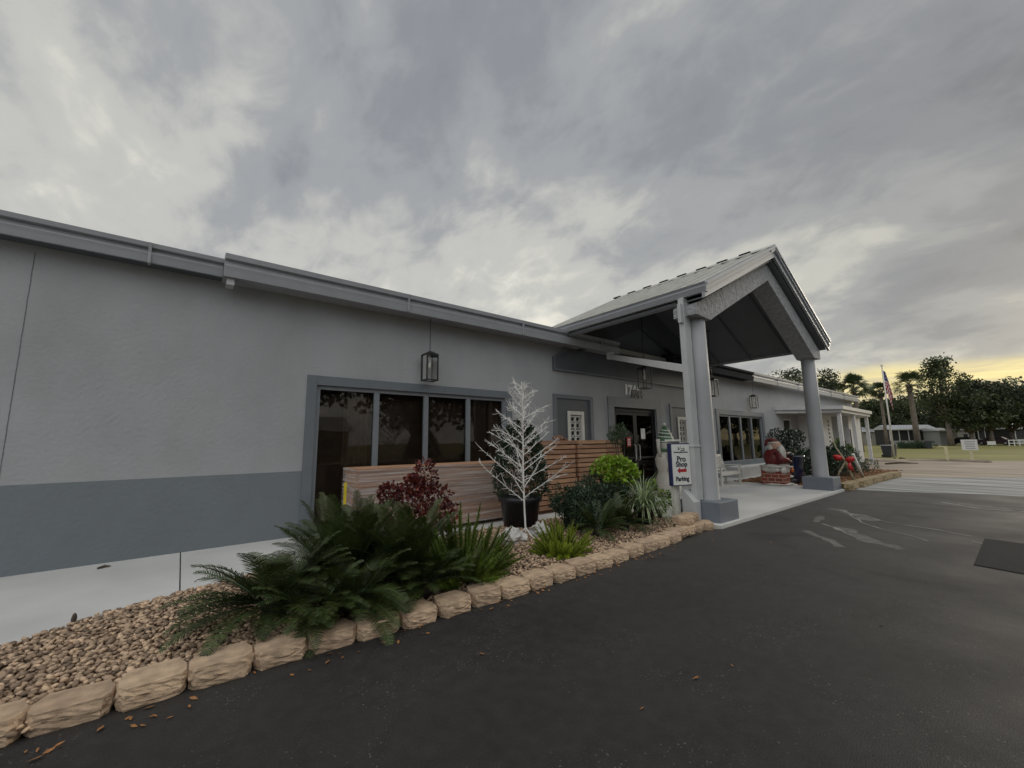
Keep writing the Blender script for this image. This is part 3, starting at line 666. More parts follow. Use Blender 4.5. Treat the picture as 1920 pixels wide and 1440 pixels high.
# downspout post, its outlet box and the sloping leader pipe
ds = MB(); ds.box(7.79, 8.03, 4.08, 4.20, .43, 4.49); ds.box(7.775, 8.045, 4.065, 4.215, 1.45, 1.48); ds.box(7.70, 7.789, 4.10, 4.17, 3.95, 4.35)
ds.build('downspout', 'gutterlight', B, bevel=.006)
ds = MB(); ds.prism([(4.06, .05), (4.30, .05), (4.30, .60), (4.25, .64), (4.06, .42)], 'x', 7.62, 7.86); ds.build('outlet_box', 'gutterlight', B, bevel=.006)
A_ = Vector((9.72, 7.42, 4.05)); Bp = Vector((7.86, 4.16, 3.02)); dd = (Bp-A_); q = MB()
ro = dd.to_track_quat('X', 'Z').to_matrix(); q.obox((A_+Bp)/2, (dd.length, .09, .15), ro); q.box(9.64, 9.80, 7.36, 7.52, 3.98, 4.19); q.build('leader_pipe', 'white', B, bevel=.006)
# low ledge under the far window
q = MB(); q.box(17.5, 22.0, 7.25, WY-.002, .05, .46); q.build('ledge', 'concrete', B, bevel=.01)
# side awning block beyond
AW = [(23.7, WY), (25.9, 5.75), (33.2, 6.0), (36.5, WY)]
q = MB(); q.prism([(23.5, WY-.002), (25.8, 5.6), (33.4, 5.85), (36.8, WY-.002)], 'z', 3.02, 3.20); q.prism([(23.6, WY-.004), (25.9, 5.7), (33.3, 5.95), (36.6, WY-.004)], 'z', 2.86, 3.019); q.build('awning', 'gutterlight', B)
for x, y in ((26.0, 5.85), (29.2, 5.95), (33.0, 6.1)): q = MB(); q.box(x-.08, x+.08, y-.08, y+.08, 0, 2.859); q.build('awning_post', 'white', B)
for x0, x1, y0 in ((26.8, 29.0, 6.9), (31.6, 34.4, 6.7)): q = MB(); q.box(x0, x1, y0, WY-.003, .04, 2.85); q.build('side_wing', 'white', B)
for i in range(7): q = MB(); q.box(28.2, 28.32, 6.87, 6.899, 2.45-i*.22, 2.55-i*.22); q.build('wing_letter', 'text', B)
q = MB(); q.box(31.7, 31.78, 6.66, 6.699, .9, 2.1); q.build('wing_strip', 'text', B)

# house number
def text_obj(body, size, mat_, loc, rot, name, parent=None, ext=.004, bold=0, align='CENTER', sx=1):
    c = bpy.data.curves.new(name, 'FONT'); c.body = body; c.size = size; c.extrude = ext; c.align_x = align; c.align_y = 'CENTER'; c.offset = bold
    tmp = bpy.data.objects.new(name, c); COL.objects.link(tmp); bpy.context.view_layer.update()
    me = bpy.data.meshes.new_from_object(tmp.evaluated_get(bpy.context.evaluated_depsgraph_get())); bpy.data.objects.remove(tmp)
    me.materials.clear(); me.materials.append(M[mat_]); o = bpy.data.objects.new(name, me); COL.objects.link(o)
    if parent: o.parent = parent; o0 = Vector(ORG.get(parent.name, (0, 0, 0))); o.location = Vector(loc)-o0; ORG[o.name] = ORG[parent.name]
    else: o.location = loc
    o.rotation_euler = rot; o.scale = (sx, 1, 1); return o
hn = thing('house_number', 'white number 1744 with black shadow above the entrance doors', 'sign', (11.45, WY, 3.1))
text_obj('1744', .42, 'brightnum', (11.36, WY-.012, 3.20), (R(90), 0, 0), 'numeral', hn, .008, .022)
text_obj('1744', .33, 'text', (11.58, WY-.04, 3.09), (R(90), 0, 0), 'numeral', hn, .008, .016)
pp = MB(); pp.box(11.80, 12.03, WY+.040, WY+.048, 1.63, 1.97); tag(pp.build('paper_notice', 'paper'), 'white sheet of paper taped inside the right entrance door', 'notice')
pp = MB(); pp.box(11.02, 11.22, WY+.040, WY+.048, 1.40, 1.68, 0)
for i in range(3): pp.box(11.05, 11.19, WY+.036, WY+.0395, 1.45+i*.07, 1.48+i*.07, 1)
tag(pp.build('door_sticker', ['signred', 'white']), 'small red and white sticker on the left entrance door', 'sign')

# ------------------------------------------------------------------ lanterns
def lantern(loc, rod, label):
    t_ = thing('pendant_lantern', label, 'lantern', loc, 'black square pendant lanterns of the front')
    x, y, z = loc; s_ = .125; h = .56
    q = MB()
    for sx in (-1, 1):
        for sy in (-1, 1): q.box(x+sx*s_-.011, x+sx*s_+.011, y+sy*s_-.011, y+sy*s_+.011, z-.0, z+h)
    for zz_ in (z, z+h-.02):
        for sx in (-1, 1): q.box(x+sx*s_-.012, x+sx*s_+.012, y-s_, y+s_, zz_, zz_+.024); q.box(x-s_, x+s_, y+sx*s_-.012, y+sx*s_+.012, zz_+.001, zz_+.0245)
    q.build('cage', 'black', t_)
    q = MB(); q.add([(x-.14, y-.14, z+h), (x+.14, y-.14, z+h), (x+.14, y+.14, z+h), (x-.14, y+.14, z+h), (x-.03, y-.03, z+h+.07), (x+.03, y-.03, z+h+.07), (x+.03, y+.03, z+h+.07), (x-.03, y+.03, z+h+.07)], [(0, 3, 2, 1), (4, 5, 6, 7), (0, 1, 5, 4), (1, 2, 6, 5), (2, 3, 7, 6), (3, 0, 4, 7)]); q.build('cap', 'black', t_)
    q = MB(); q.tube([(x, y, z+h+.06), (x, y, z+h+.06+rod)], .009, 6); q.lathe([(.07, 0), (.07, .02), (.02, .035)], (x, y, z+h+.04+rod), 16); q.build('rod', 'black', t_)
    q = MB()
    z0_, z1_ = z+.02, z+h-.02
    for sx in (-.118, .118): q.add([(x+sx, y-.115, z0_), (x+sx, y+.115, z0_), (x+sx, y+.115, z1_), (x+sx, y-.115, z1_)], [(0, 1, 2, 3)]); q.add([(x-.115, y+sx, z0_), (x+.115, y+sx, z0_), (x+.115, y+sx, z1_), (x-.115, y+sx, z1_)], [(0, 1, 2, 3)])
    q.build('glass_panel', 'clear', t_)
    q = MB(); q.tube([(x, y, z+h), (x, y, z+h-.16)], .022, 8); q.build('lamp_socket', 'gutterlight', t_)
    q = MB(); q.lathe([(.012, -.0), (.028, -.05), (.03, -.10), (.012, -.15)], (x, y, z+h-.16), 12); q.build('bulb', 'offwhite', t_, smooth=True)
    return t_
lantern((3.93, 7.66, 2.87), .77, 'black pendant lantern hanging under the eave above the large left window')
lantern((9.75, 6.35, 2.98), 1.62, 'black pendant lantern left of the near column, above the house number')
lantern((13.65, 6.35, 3.0), 1.62, 'black pendant lantern under the porch roof, right behind the near column')
lantern((20.4, 7.66, 2.98), .66, 'black pendant lantern under the eave above the far window, right of the porch')

# ------------------------------------------------------------------ plank stacks
st = thing('wrapped_plank_stack', 'plastic-wrapped stack of boards under the large left window', 'plank stack', (3.6, 6.9, .05))
q = MB(); random.seed(3)
zc = .13; lay = 0
while zc < 1.16:
    q.box(2.2+rnd(0, .02), 5.45+rnd(-.02, .02), 6.62+rnd(0, .02), 7.36, zc, zc+.036); zc += .041
q.build('board', 'chip', st)
q = MB()
for x in (2.4, 3.8, 5.2): q.box(x, x+.09, 6.62, 7.35, .05, .129)
q.build('skid', 'chipdark', st)
q = MB(); nx, nz_ = 60, 22; vs = []          # crinkled wrap over front, end and top
for i in range(nx+1):
    for j_ in range(nz_+1):
        x = 2.19+3.27*i/nx; z = .12+1.07*j_/nz_; vs.append((x, 6.60+.012*noise.noise(Vector((x*2, z*14, 0)))+.006*noise.noise(Vector((x*9, z*30, 4))), z))
q.add(vs, [(i*(nz_+1)+j_, (i+1)*(nz_+1)+j_, (i+1)*(nz_+1)+j_+1, i*(nz_+1)+j_+1) for i in range(nx) for j_ in range(nz_)])
vs = []
for i in range(13):
    for j_ in range(nz_+1):
        y = 6.60+.78*i/12; z = .12+1.07*j_/nz_; vs.append((2.185+.01*noise.noise(Vector((y*6, z*9, 2))), y, z))
q.add(vs, [(i*(nz_+1)+j_, i*(nz_+1)+j_+1, (i+1)*(nz_+1)+j_+1, (i+1)*(nz_+1)+j_) for i in range(12) for j_ in range(nz_)])
q.add([(2.185, 6.6, 1.19), (5.46, 6.6, 1.19), (5.46, 7.38, 1.19), (2.185, 7.38, 1.19)], [(0, 1, 2, 3)])
def wrapmat():
    m = bpy.data.materials.new('clear_shrink_wrap'); m.use_nodes = True; t = m.node_tree; n = t.nodes; l = t.links; b = n['Principled BSDF']
    b.inputs['Base Color'].default_value = (.62, .57, .54, 1); b.inputs['Roughness'].default_value = .3
    tr = n.new('ShaderNodeBsdfTransparent'); tcn = n.new('ShaderNodeTexCoord'); mp = n.new('ShaderNodeMapping'); mp.inputs[3].default_value = (.6, 1, 16); l.new(tcn.outputs['Object'], mp.inputs[0])
    nn = n.new('ShaderNodeTexNoise'); nn.inputs['Scale'].default_value = 1.6; nn.inputs['Detail'].default_value = 6; l.new(mp.outputs[0], nn.inputs[0])
    rp = n.new('ShaderNodeValToRGB'); rp.color_ramp.elements[0].position = .38; rp.color_ramp.elements[0].color = (.12,)*3+(1,); rp.color_ramp.elements[1].position = .72; rp.color_ramp.elements[1].color = (.72,)*3+(1,)
    l.new(nn.outputs[0], rp.inputs[0]); mx = n.new('ShaderNodeMixShader'); l.new(rp.outputs[0], mx.inputs[0]); l.new(tr.outputs[0], mx.inputs[1]); l.new(b.outputs[0], mx.inputs[2]); l.new(mx.outputs[0], n['Material Output'].inputs[0]); return m
M['wrapclear'] = wrapmat(); q.build('plastic_wrap', 'wrapclear', st, smooth=True)
st = thing('plank_stack', 'bare brown timber boards stacked below the lattice niche', 'plank stack', (7.4, 6.9, .05))
q = MB(); random.seed(9); zc = .13
while zc < 1.56:
    h = .085; x0 = 6.0+rnd(0, .03)
    for xa, xb in ((x0, 7.18), (7.26, 8.30), (8.34, 8.95)): q.box(xa, xb+rnd(-.02, .02), 6.6+rnd(0, .025), 7.35, zc, zc+h)
    zc += h+.022
q.build('board', 'chip', st, bevel=.004)
q = MB(); zc = .13+.085
while zc < 1.5:
    for xa in (6.1, 7.1, 7.3, 8.2, 8.4, 8.85): q.box(xa, xa+.06, 6.66, 7.3, zc+.0005, zc+.0215)
    zc += .107
q.box(6.03, 8.9, 6.68, 7.34, .05, .129); q.build('spacer', 'chipdark', st)
q = MB(); q.blob((6.95, 6.95, 1.66), (.16, .12, .08), None, 2, .3); q.blob((7.15, 6.9, 1.62), (.12, .05, .04), rotm(0, .3, .3), 2, .3)
tag(q.build('work_gloves', 'chipdark', origin=(7, 6.9, 1.58), smooth=True), 'small dark bundle lying on top of the bare board stack', 'bundle')
q = MB(); q.box(1.985, 2.02, 6.6, 6.63, .63, 1.0); 
tag(q.build('yellow_strap', 'yellow', origin=(2, 6.6, .6)), 'short bright yellow upright strap at the end of the wrapped board stack', 'strap')

# ------------------------------------------------------------------ foliage helpers
def leafquad(mb, c, d, up, ln, wd, mi=0, fold=.0):
    sd = d.cross(up)
    if sd.length < 1e-4: sd = d.orthogonal()
    sd.normalize(); nn_ = sd.cross(d)
    mb.add([c, c+d*ln*.45+sd*wd/2+nn_*fold, c+d*ln, c+d*ln*.45-sd*wd/2+nn_*fold], [(0, 1, 2, 3)], mi)
def rvec():
    while True:
        v = Vector((rnd(-1, 1), rnd(-1, 1), rnd(-1, 1)))
        if .05 < v.length < 1: return v.normalized()
def cycad(loc, n, ln, label, m_='cycad', elmin=8, elmax=78, seed=1, azr=None, droop=.9, lw=.009, group=None):
    random.seed(seed); t_ = thing('cycad', label, 'plant', loc, group); c0 = Vector(loc)+Vector((0, 0, .14)); mb = MB(); rs = MB()
    for i in range(n):
        az = rnd(0, 6.283) if azr is None else rnd(*azr); el_ = R(elmin+(elmax-elmin)*(i/n)**1.1+rnd(-6, 6)); L_ = ln*rnd(.8, 1.08)
        d = Vector((cos(az)*cos(el_), sin(az)*cos(el_), sin(el_))); p_ = c0+Vector((cos(az), sin(az), 0))*.06; pts = [p_]; K = 14; dr = droop*rnd(.7, 1.2)
        tw = rnd(-.25, .25)
        for k_ in range(K):
            d = (d+Vector((0, 0, -dr/K*(.3+1.2*k_/K)))).normalized(); d.rotate(Matrix.Rotation(tw/K, 3, 'Z')); p_ = p_+d*L_/K; pts.append(p_)
        rs.tube(pts, [.008*(1-.8*k_/K) for k_ in range(K+1)], 4, cap=False)
        NL = int(L_/.016)
        for k_ in range(NL):
            t_2 = .14+.86*k_/NL; s_ = t_2*K; ii = min(int(s_), K-1); pp_ = pts[ii].lerp(pts[ii+1], s_-ii); dd_ = (pts[ii+1]-pts[ii]).normalized()
            sd = dd_.cross(Vector((0, 0, 1))).normalized(); nn_ = sd.cross(dd_)
            ll = .15*ln/.75*math.sin(math.pi*min(1, .12+.88*t_2)**.8)**.6*rnd(.9, 1.08)+.015
            for sg in (-1, 1):
                ld = (sd*sg*.80+dd_*.52+nn_*rnd(.12, .34)).normalized()
                e_ = ld*ll; wv = dd_*lw*.55; mb.add([pp_-wv, pp_+e_*.6-wv-nn_*.004, pp_+e_-nn_*.02, pp_+e_*.6+wv-nn_*.004, pp_+wv], [(0, 1, 2, 3, 4)])
    mb.build('frond', m_, t_); rs.build('stem', 'midleaf', t_, smooth=True)
    tr = MB(); tr.lathe([(.07, 0), (.09, .05), (.07, .12), (.03, .15)], loc, 12); tr.build('trunk', 'soil', t_); return t_
def foxtail(loc, n, ln, label, m_='foxtail', seed=1, spread=62, fat=.032):
    random.seed(seed); t_ = thing('foxtail_fern', label, 'plant', loc); mb = MB(); st_ = MB()
    for i in range(n):
        az = rnd(0, 6.283); el_ = R(90-spread*math.sqrt((i+.5)/n)); L_ = ln*rnd(.75, 1.08)*(1-.38*((i+.5)/n)); d = Vector((cos(az)*cos(el_), sin(az)*cos(el_), sin(el_)))
        p_ = Vector(loc)+Vector((cos(az), sin(az), 0))*.30*ln*math.sqrt(i/n); pts = [p_.copy()]; K = 10; bend = rnd(.1, .6); q_ = p_
        for k_ in range(K): d = (d+Vector((0, 0, bend/K*(1 if i < n*.75 else -.2)))).normalized(); q_ = q_+d*L_/K; pts.append(q_)
        st_.tube(pts, .004, 4, cap=False); NN = int(L_*700)
        for k_ in range(NN):
            t2 = .1+.9*k_/NN; s_ = t2*K; ii = min(int(s_), K-1); pp_ = pts[ii].lerp(pts[ii+1], s_-ii); dd_ = (pts[ii+1]-pts[ii]).normalized()
            rad = fat*min(1, t2*5)*(1-t2*.97)**.6*1.25*rnd(.7, 1.15); v = rvec(); v = (v-dd_*v.dot(dd_)).normalized()
            e_ = v*rad+dd_*rad*.8; wv = dd_.cross(v)*.0050; mb.add([pp_-wv, pp_+wv, pp_+e_], [(0, 1, 2)])
    mb.build('plume', m_, t_); st_.build('stem', 'midleaf', t_); return t_
def bush(loc, clumps, per, ls, label, m_='darkleaf', name='shrub', seed=1, asp=.5, trunk=True, cat='shrub', group=None, m2=None, f2=0):
    random.seed(seed); t_ = thing(name, label, cat, loc, group); mb = MB(); st_ = MB(); L0 = Vector(loc)
    for c, rad in clumps:
        c = Vector(c); 
        if trunk: 
            md = L0.lerp(c, .5)+Vector((rnd(-.04, .04), rnd(-.04, .04), 0)); st_.tube([L0+Vector((rnd(-.02, .02), rnd(-.02, .02), 0)), md, c], [.012, .008, .004], 5)
        for i in range(int(per)):
            v = rvec(); k_ = rnd(.25, 1)**.45; kk = k_*(1+.35*noise.noise(v*2.2+c*3)); pp_ = c+Vector((v.x*rad[0], v.y*rad[1], v.z*rad[2]))*kk
            if pp_.z < L0.z+.02: pp_.z = L0.z+rnd(.02, .1)
            d = (v*.7+rvec()*.8+Vector((0, 0, .2))).normalized(); l2 = ls*rnd(.6, 1.25)
            leafquad(mb, pp_, d, rvec(), l2, l2*asp, 1 if rnd(0, 1) < f2 else 0, l2*.08)
    mb.build('foliage', [m_, m2 or m_], t_)
    if trunk: st_.build('stem', 'stem', t_)
    return t_
def cl_cloud(c, R_, n, r0, r1, seed):
    random.seed(seed); out = []
    for i in range(n):
        v = rvec()*rnd(.3, 1)**.5; q = Vector(c)+Vector((v.x*R_[0], v.y*R_[1], v.z*R_[2])); r_ = rnd(r0, r1); out.append((q, (r_, r_, r_*.85)))
    return out

# ------------------------------------------------------------------ front bed plants
cycad((1.42, 4.62, .05), 54, .88, 'large dark feathery cycad at the left end of the planting bed', seed=2, elmin=6, elmax=82, droop=.55)
cycad((.74, 4.42, .05), 40, .76, 'low outer cycad whose fronds reach over the pebbles and walk at far left', seed=3, elmin=10, elmax=60, droop=.9)
cycad((1.36, 4.08, .05), 40, .66, 'low cycad with drooping fronds over the kerb blocks', seed=4, elmin=0, elmax=55, droop=.9)
cycad((2.0, 4.40, .05), 44, .82, 'dark cycad between the largest cycad and the foxtail fern', seed=5, elmin=12, elmax=82, droop=.6)
cycad((1.0, 4.0, .05), 30, .5, 'low cycad nearest the kerb blocks at the left end of the plants', seed=14, elmin=0, elmax=60, droop=1.0)
cycad((2.05, 4.02, .05), 32, .55, 'low dark cycad over the kerb blocks left of the foxtail fern', seed=7, elmin=0, elmax=60, droop=.9)
cycad((1.75, 5.1, .05), 34, .85, 'upright dark cycad behind the largest cycad, in front of the window', seed=6, elmin=35, elmax=85, droop=.5)
foxtail((2.62, 4.22, .05), 100, .80, 'large mid-green foxtail fern with upright plumes, right of the cycads', seed=8, spread=70, fat=.074)
foxtail((4.2, 4.18, .05), 95, .52, 'small bright yellow-green foxtail fern behind the kerb blocks', 'foxtail2', seed=9, spread=80, fat=.056)
bush((2.62, 5.4, .05), [((2.45, 5.35, .75), (.28, .26, .22)), ((2.72, 5.4, 1.1), (.17, .17, .26)), ((2.9, 5.45, .82), (.24, .24, .2)), ((2.2, 5.35, .92), (.16, .15, .14)), ((2.6, 5.35, .5), (.4, .3, .25)), ((3.05, 5.4, .55), (.22, .2, .2)), ((2.55, 5.4, 1.02), (.14, .14, .14))], 330, .062, 'dark red copperleaf bush in front of the wrapped boards', 'red', seed=12, asp=.68)
# potted evergreen behind white tree
pl = thing('potted_shrub', 'large black plastic pot with a dense dark evergreen, behind the white twig tree', 'potted plant', (4.93, 5.95, .05))
q = MB(); q.lathe([(.30, 0), (.36, .46), (.40, .47), (.41, .56), (.37, .56), (.36, .50), (.30, .50)], (4.93, 5.95, .05), 32); q.build('pot', 'pot', pl, smooth=True).data
q = MB(); random.seed(4)
for i in range(5200):
    z = rnd(0, 1)**.85; az = rnd(0, 6.283); rmax = .50*(1-z**2.2)**.5*(1+.18*noise.noise(Vector((cos(az)*2, sin(az)*2, z*5)))); rr = rmax*rnd(.35, 1)**.5
    c = Vector((4.95+rr*cos(az), 5.95+rr*sin(az), .60+z*1.36)); leafquad(q, c, (Vector((cos(az), sin(az), .8))+rvec()*.6).normalized(), rvec(), rnd(.05, .09), rnd(.02, .035), 0, .004)
q.build('foliage', 'darkleaf', pl)
q = MB(); q.tube([(4.93, 5.95, .5), (4.95, 5.95, 1.7)], [.03, .01], 6); q.build('stem', 'stem', pl)
# dark low shrubs
bush((5.55, 5.0, .05), cl_cloud((5.55, 5.0, .42), (.5, .4, .3), 12, .17, .26, 21), 330, .085, 'dark green leafy shrub right of the potted evergreen', seed=22, asp=.32, m2='midleaf', f2=.15)
bush((6.25, 5.2, .05), cl_cloud((6.25, 5.2, .58), (.45, .35, .38), 12, .18, .26, 23), 330, .085, 'taller dark shrub in front of the bare board stack', seed=24, asp=.32, m2='midleaf', f2=.15)
cycad((5.35, 4.5, .05), 34, .52, 'small dark cycad behind the bright foxtail fern', seed=25, elmin=5, elmax=75, droop=.8)
cycad((6.1, 4.55, .05), 34, .52, 'small dark cycad left of the black pot of striped grass', seed=26, elmin=5, elmax=75, droop=.8)
bush((6.95, 5.35, .05), cl_cloud((6.95, 5.3, .98), (.44, .34, .26), 12, .11, .19, 31), 170, .085, 'bright lime-green leafy bush in front of the entrance', 'lime', seed=32, asp=.75)
bush((6.8, 5.25, .05), cl_cloud((6.8, 5.25, .5), (.35, .3, .3), 8, .15, .2, 33), 260, .085, 'dark shrub beneath the lime-green bush', seed=34, asp=.4)
bush((7.5, 4.7, .05), cl_cloud((7.5, 4.75, .45), (.18, .2, .3), 7, .08, .13, 35), 110, .06, 'small trailing lime vine beside the sign post', 'lime', seed=36, asp=.8, m2='midleaf', f2=.5)
# striped grass in pot
sg_ = thing('potted_grass', 'black pot of arching green and white striped grass beside the sign post', 'potted plant', (6.82, 4.62, .05))
q = MB(); q.lathe([(.15, 0), (.19, .30), (.215, .31), (.215, .36), (.19, .36), (.17, .32)], (6.82, 4.62, .05), 28); q.build('pot', 'pot', sg_, smooth=True)
q = MB(); random.seed(41)
for i in range(230):
    az = rnd(0, 6.283); el_ = R(rnd(25, 85)); d = Vector((cos(az)*cos(el_), sin(az)*cos(el_), sin(el_))); p_ = Vector((6.82+.08*cos(az), 4.62+.08*sin(az), .40)); L_ = rnd(.45, .85); K = 9; wd = rnd(.007, .012); vs = []
    sd = Vector((-sin(az), cos(az), 0))
    for k_ in range(K+1):
        w_ = wd*(1-(k_/K)**2)+.0006; vs += [p_-sd*w_, p_+sd*w_]; d = (d+Vector((0, 0, -.24))).normalized(); p_ = p_+d*L_/K
    q.add(vs, [(2*k_, 2*k_+1, 2*k_+3, 2*k_+2) for k_ in range(K)])
q.build('blade', 'variegated', sg_)
# slim potted tree by the wall
tt = bush((8.55, 6.35, .05), cl_cloud((8.35, 6.3, 1.75), (.22, .2, .26), 9, .07, .13, 51), 90, .06, 'slender small tree with a sparse leafy head right of the bare board stack', 'midleaf', 'small_tree', 52, .45, cat='tree')
q = MB(); q.tube([(8.55, 6.35, .05), (8.45, 6.33, .9), (8.35, 6.3, 1.6)], [.018, .014, .008], 6); q.build('trunk', 'stem', tt)

# ------------------------------------------------------------------ white twig tree
wt = thing('white_twig_tree', 'leafless white artificial twig tree standing in the planting bed', 'decorative tree', (4.49, 5.28, .05))
random.seed(61); X0, Y0 = 4.49, 5.28; q = MB()
def tp(z): return Vector((X0-.06*(z/2.6), Y0+.02*sin(z*2), z))
q.tube([tp(z*.13) for z in range(1, 21)], [.017-.010*z/20 for z in range(1, 21)], 7)
q.build('trunk', 'whitetwig', wt)
q = MB(); z = .62; az = 0.3
while z < 2.52:
    t_ = (z-.62)/2.0; ln = (.95*(1-t_)**.95+.12)*rnd(.88, 1.06); az += 2.399+rnd(-.3, .3); el_ = R(rnd(28, 40)); d = Vector((cos(az)*cos(el_), sin(az)*cos(el_), sin(el_))); K = 8; p_ = tp(z); pts = [p_]
    for k_ in range(K): d = (d+Vector((rnd(-.07, .07), rnd(-.07, .07), rnd(-.05, .06)))).normalized(); p_ = p_+d*ln/K; pts.append(p_)
    q.tube(pts, [.0078-.0045*k_/K for k_ in range(K+1)], 5)
    for k_ in range(1, K+1):
        for s_ in range(4):
            if rnd(0, 1) < .8:
                b_ = pts[k_].lerp(pts[k_-1], rnd(0, 1)); td = (d+rvec()*1.0).normalized(); tl = rnd(.02, .06)+.05*(rnd(0, 1) < .22)
                e_ = b_+td*tl; q.tube([b_, e_, e_+(td+rvec()*.4).normalized()*tl*.4], [.0036, .003, .002], 4)
        if 2 < k_ < 7 and ln > .4 and rnd(0, 1) < .36:
            sd = (d+rvec()*.55).normalized(); s0 = pts[k_]; s1 = s0+sd*ln*rnd(.18, .34); q.tube([s0, (s0+s1)/2+rvec()*.01, s1], [.005, .004, .003], 4)
            for s_ in range(7): b_ = s0.lerp(s1, rnd(.2, 1)); q.tube([b_, b_+(sd+rvec()).normalized()*rnd(.02, .05)], [.003, .002], 4)
    z += .056*(1-.3*t_)
q.build('branch', 'whitetwig', wt)
q = MB()
for az in (.4, 2.5, 4.6): q.tube([(X0, Y0, .2), (X0+.14*cos(az), Y0+.14*sin(az), .1), (X0+.28*cos(az), Y0+.28*sin(az), .075)], .009, 5)
q.build('foot', 'whitetwig', wt)
q = MB(); q.blob((4.1, 5.12, .12), (.25, .18, .16), rotm(0, .1, .4), 3, .75, 0, 2.3, 3); tag(q.build('white_rock', 'rock', origin=(4.1, 5.12, .05)), 'larger white rock left of the foot of the twig tree', 'rock')
q = MB(); q.blob((4.72, 5.2, .12), (.16, .14, .14), rotm(0, .3, 1.4), 3, .75, 0, 2.3, 8); tag(q.build('white_rock', 'rock', origin=(4.72, 5.2, .05)), 'smaller white rock right of the foot of the twig tree', 'rock')

# ------------------------------------------------------------------ sign on post
sn = thing('direction_sign', 'white and navy sign on a white post reading Pro Shop and Parking with red arrow', 'sign', (7.5, 4.27, .05))
q = MB(); q.box(7.50, 7.66, 4.36, 4.45, .02, 1.56); q.box(7.42, 7.70, 4.28, 4.47, 1.56, 1.60); q.build('post', 'offwhite', sn, bevel=.006)
SM = Matrix.Translation((7.60, 4.29, 1.12))@Matrix.Rotation(R(-20), 4, 'Z')
def sbox(mb, x0, x1, y0, y1, z0, z1, mi=0):
    k = len(mb.v); mb.box(x0, x1, y0, y1, z0, z1, mi)
    for i in range(k, len(mb.v)): mb.v[i] = tuple(SM@Vector(mb.v[i]))
q = MB(); sbox(q, -.235, .235, -.05, .05, -.405, .405); q.build('cabinet', 'signblue', sn, bevel=.01)
q = MB(); sbox(q, -.212, .212, -.056, -.0505, -.385, .385); face = q.build('panel', 'signwhite', sn)
ar = [(-.11, 0), (-.045, .062), (-.045, .027), (.11, .032), (.11, -.030), (-.045, -.027), (-.045, -.062)]
q = MB(); q.prism([(x, z-.115) for x, z in ar], 'y', -.0585, -.0562); q.v = [tuple(SM@Vector(v)) for v in q.v]; q.build('arrow', 'signred', sn)
er = (R(90), 0, R(-20))
for s_, sz, zz_, sx in (('Pro', .145, .10, 1.0), ('Shop', .135, .0, 1.0), ('Parking', .115, -.275, .9)):
    text_obj(s_, sz, 'text', SM@Vector((0, -.0585, zz_)), er, 'lettering', sn, .0015, .004, sx=sx)
q = MB()     # small emblem and its line of small blurred lettering
lg = [(-.04, .30, .02, .055), (.03, .30, .06, .012), (.08, .295, .016, .05), (.045, .265, .09, .014), (-.07, .33, .012, .012), (-.055, .30, .012, .012), (-.08, .285, .02, .01), (.0, .335, .012, .02)]
for cx, cz, w_, h in lg: sbox(q, cx-w_/2, cx+w_/2, -.0585, -.0562, cz-h/2, cz+h/2)
random.seed(2); x = -.165
while x < .165: w_ = rnd(.012, .022); sbox(q, x, x+w_, -.0585, -.0562, .222, .222+rnd(.018, .026)); x += w_+.004
q.build('emblem', 'text', sn)

# ------------------------------------------------------------------ snowman figure
sw = thing('snowman_figure', 'tall white snowman figure with green and white striped hat by the entrance doors', 'decoration', (10.5, 6.3, .05))
q = MB(); X, Y = 10.5, 6.3
prof = [(.20, 0), (.30, .06), (.345, .25), (.33, .45), (.25, .62), (.235, .70), (.29, .85), (.30, 1.02), (.23, 1.20), (.16, 1.27), (.20, 1.36), (.205, 1.48), (.14, 1.60), (.02, 1.64)]
q.lathe(prof, (X, Y, .05), 32); q.blob((X-.12, Y-.22, 1.1), (.16, .16, .18), None, 2); q.blob((X-.14, Y-.22, .82), (.13, .14, .12), None, 2)
q.build('body', 'snow', sw, smooth=True)
q = MB(); q.lathe([(.225, 1.47), (.235, 1.53), (.20, 1.60), (.165, 1.70), (.10, 1.84), (.04, 1.93), (.01, 1.95)], (X, Y, .05), 24); hb = q.build('hat', 'green', sw, smooth=True)
q = MB()
for zr, r_ in ((1.50, .236), (1.63, .198), (1.73, .158), (1.81, .122)): q.tube([(X+r_*cos(t_*.524), Y+r_*sin(t_*.524), zr+.05+.02*sin(t_*.524)) for t_ in range(13)], .016, 6)
q.blob((X, Y, 2.02), (.045, .045, .045)); q.build('hat_stripe', 'white', hb, smooth=True)
q = MB(); q.tube([(X+.24*cos(t_*.524), Y+.22*sin(t_*.524), 1.30+.02*cos(t_)) for t_ in range(13)], .045, 8); q.tube([(X-.16, Y-.2, 1.28), (X-.2, Y-.3, 1.1), (X-.2, Y-.3, .92)], .04, 6); q.build('scarf', 'green', sw, smooth=True)
q = MB(); q.tube([(X-.26, Y+.02, 1.15), (X-.34, Y+.02, 1.4), (X-.36, Y, 1.62)], [.05, .045, .055], 8); q.tube([(X+.2, Y-.1, 1.15), (X+.33, Y-.2, 1.0), (X+.25, Y-.34, .92)], [.05, .045, .05], 8); q.build('arm', 'snow', sw, smooth=True)
q = MB(); q.blob((X+.02, Y-.36, .86), (.10, .08, .07)); q.build('red_bird', 'redpaint', sw, smooth=True)
q = MB(); q.tube([(X-.05, Y-.2, 1.43), (X-.12, Y-.33, 1.40)], [.025, .006], 8); q.build('nose', 'orange', sw)
for c_ in ((X-.12, Y-.165, 1.49), (X+.0, Y-.2, 1.49)): q = MB(); q.blob(c_, (.02, .02, .02)); q.build('eye', 'black', sw)

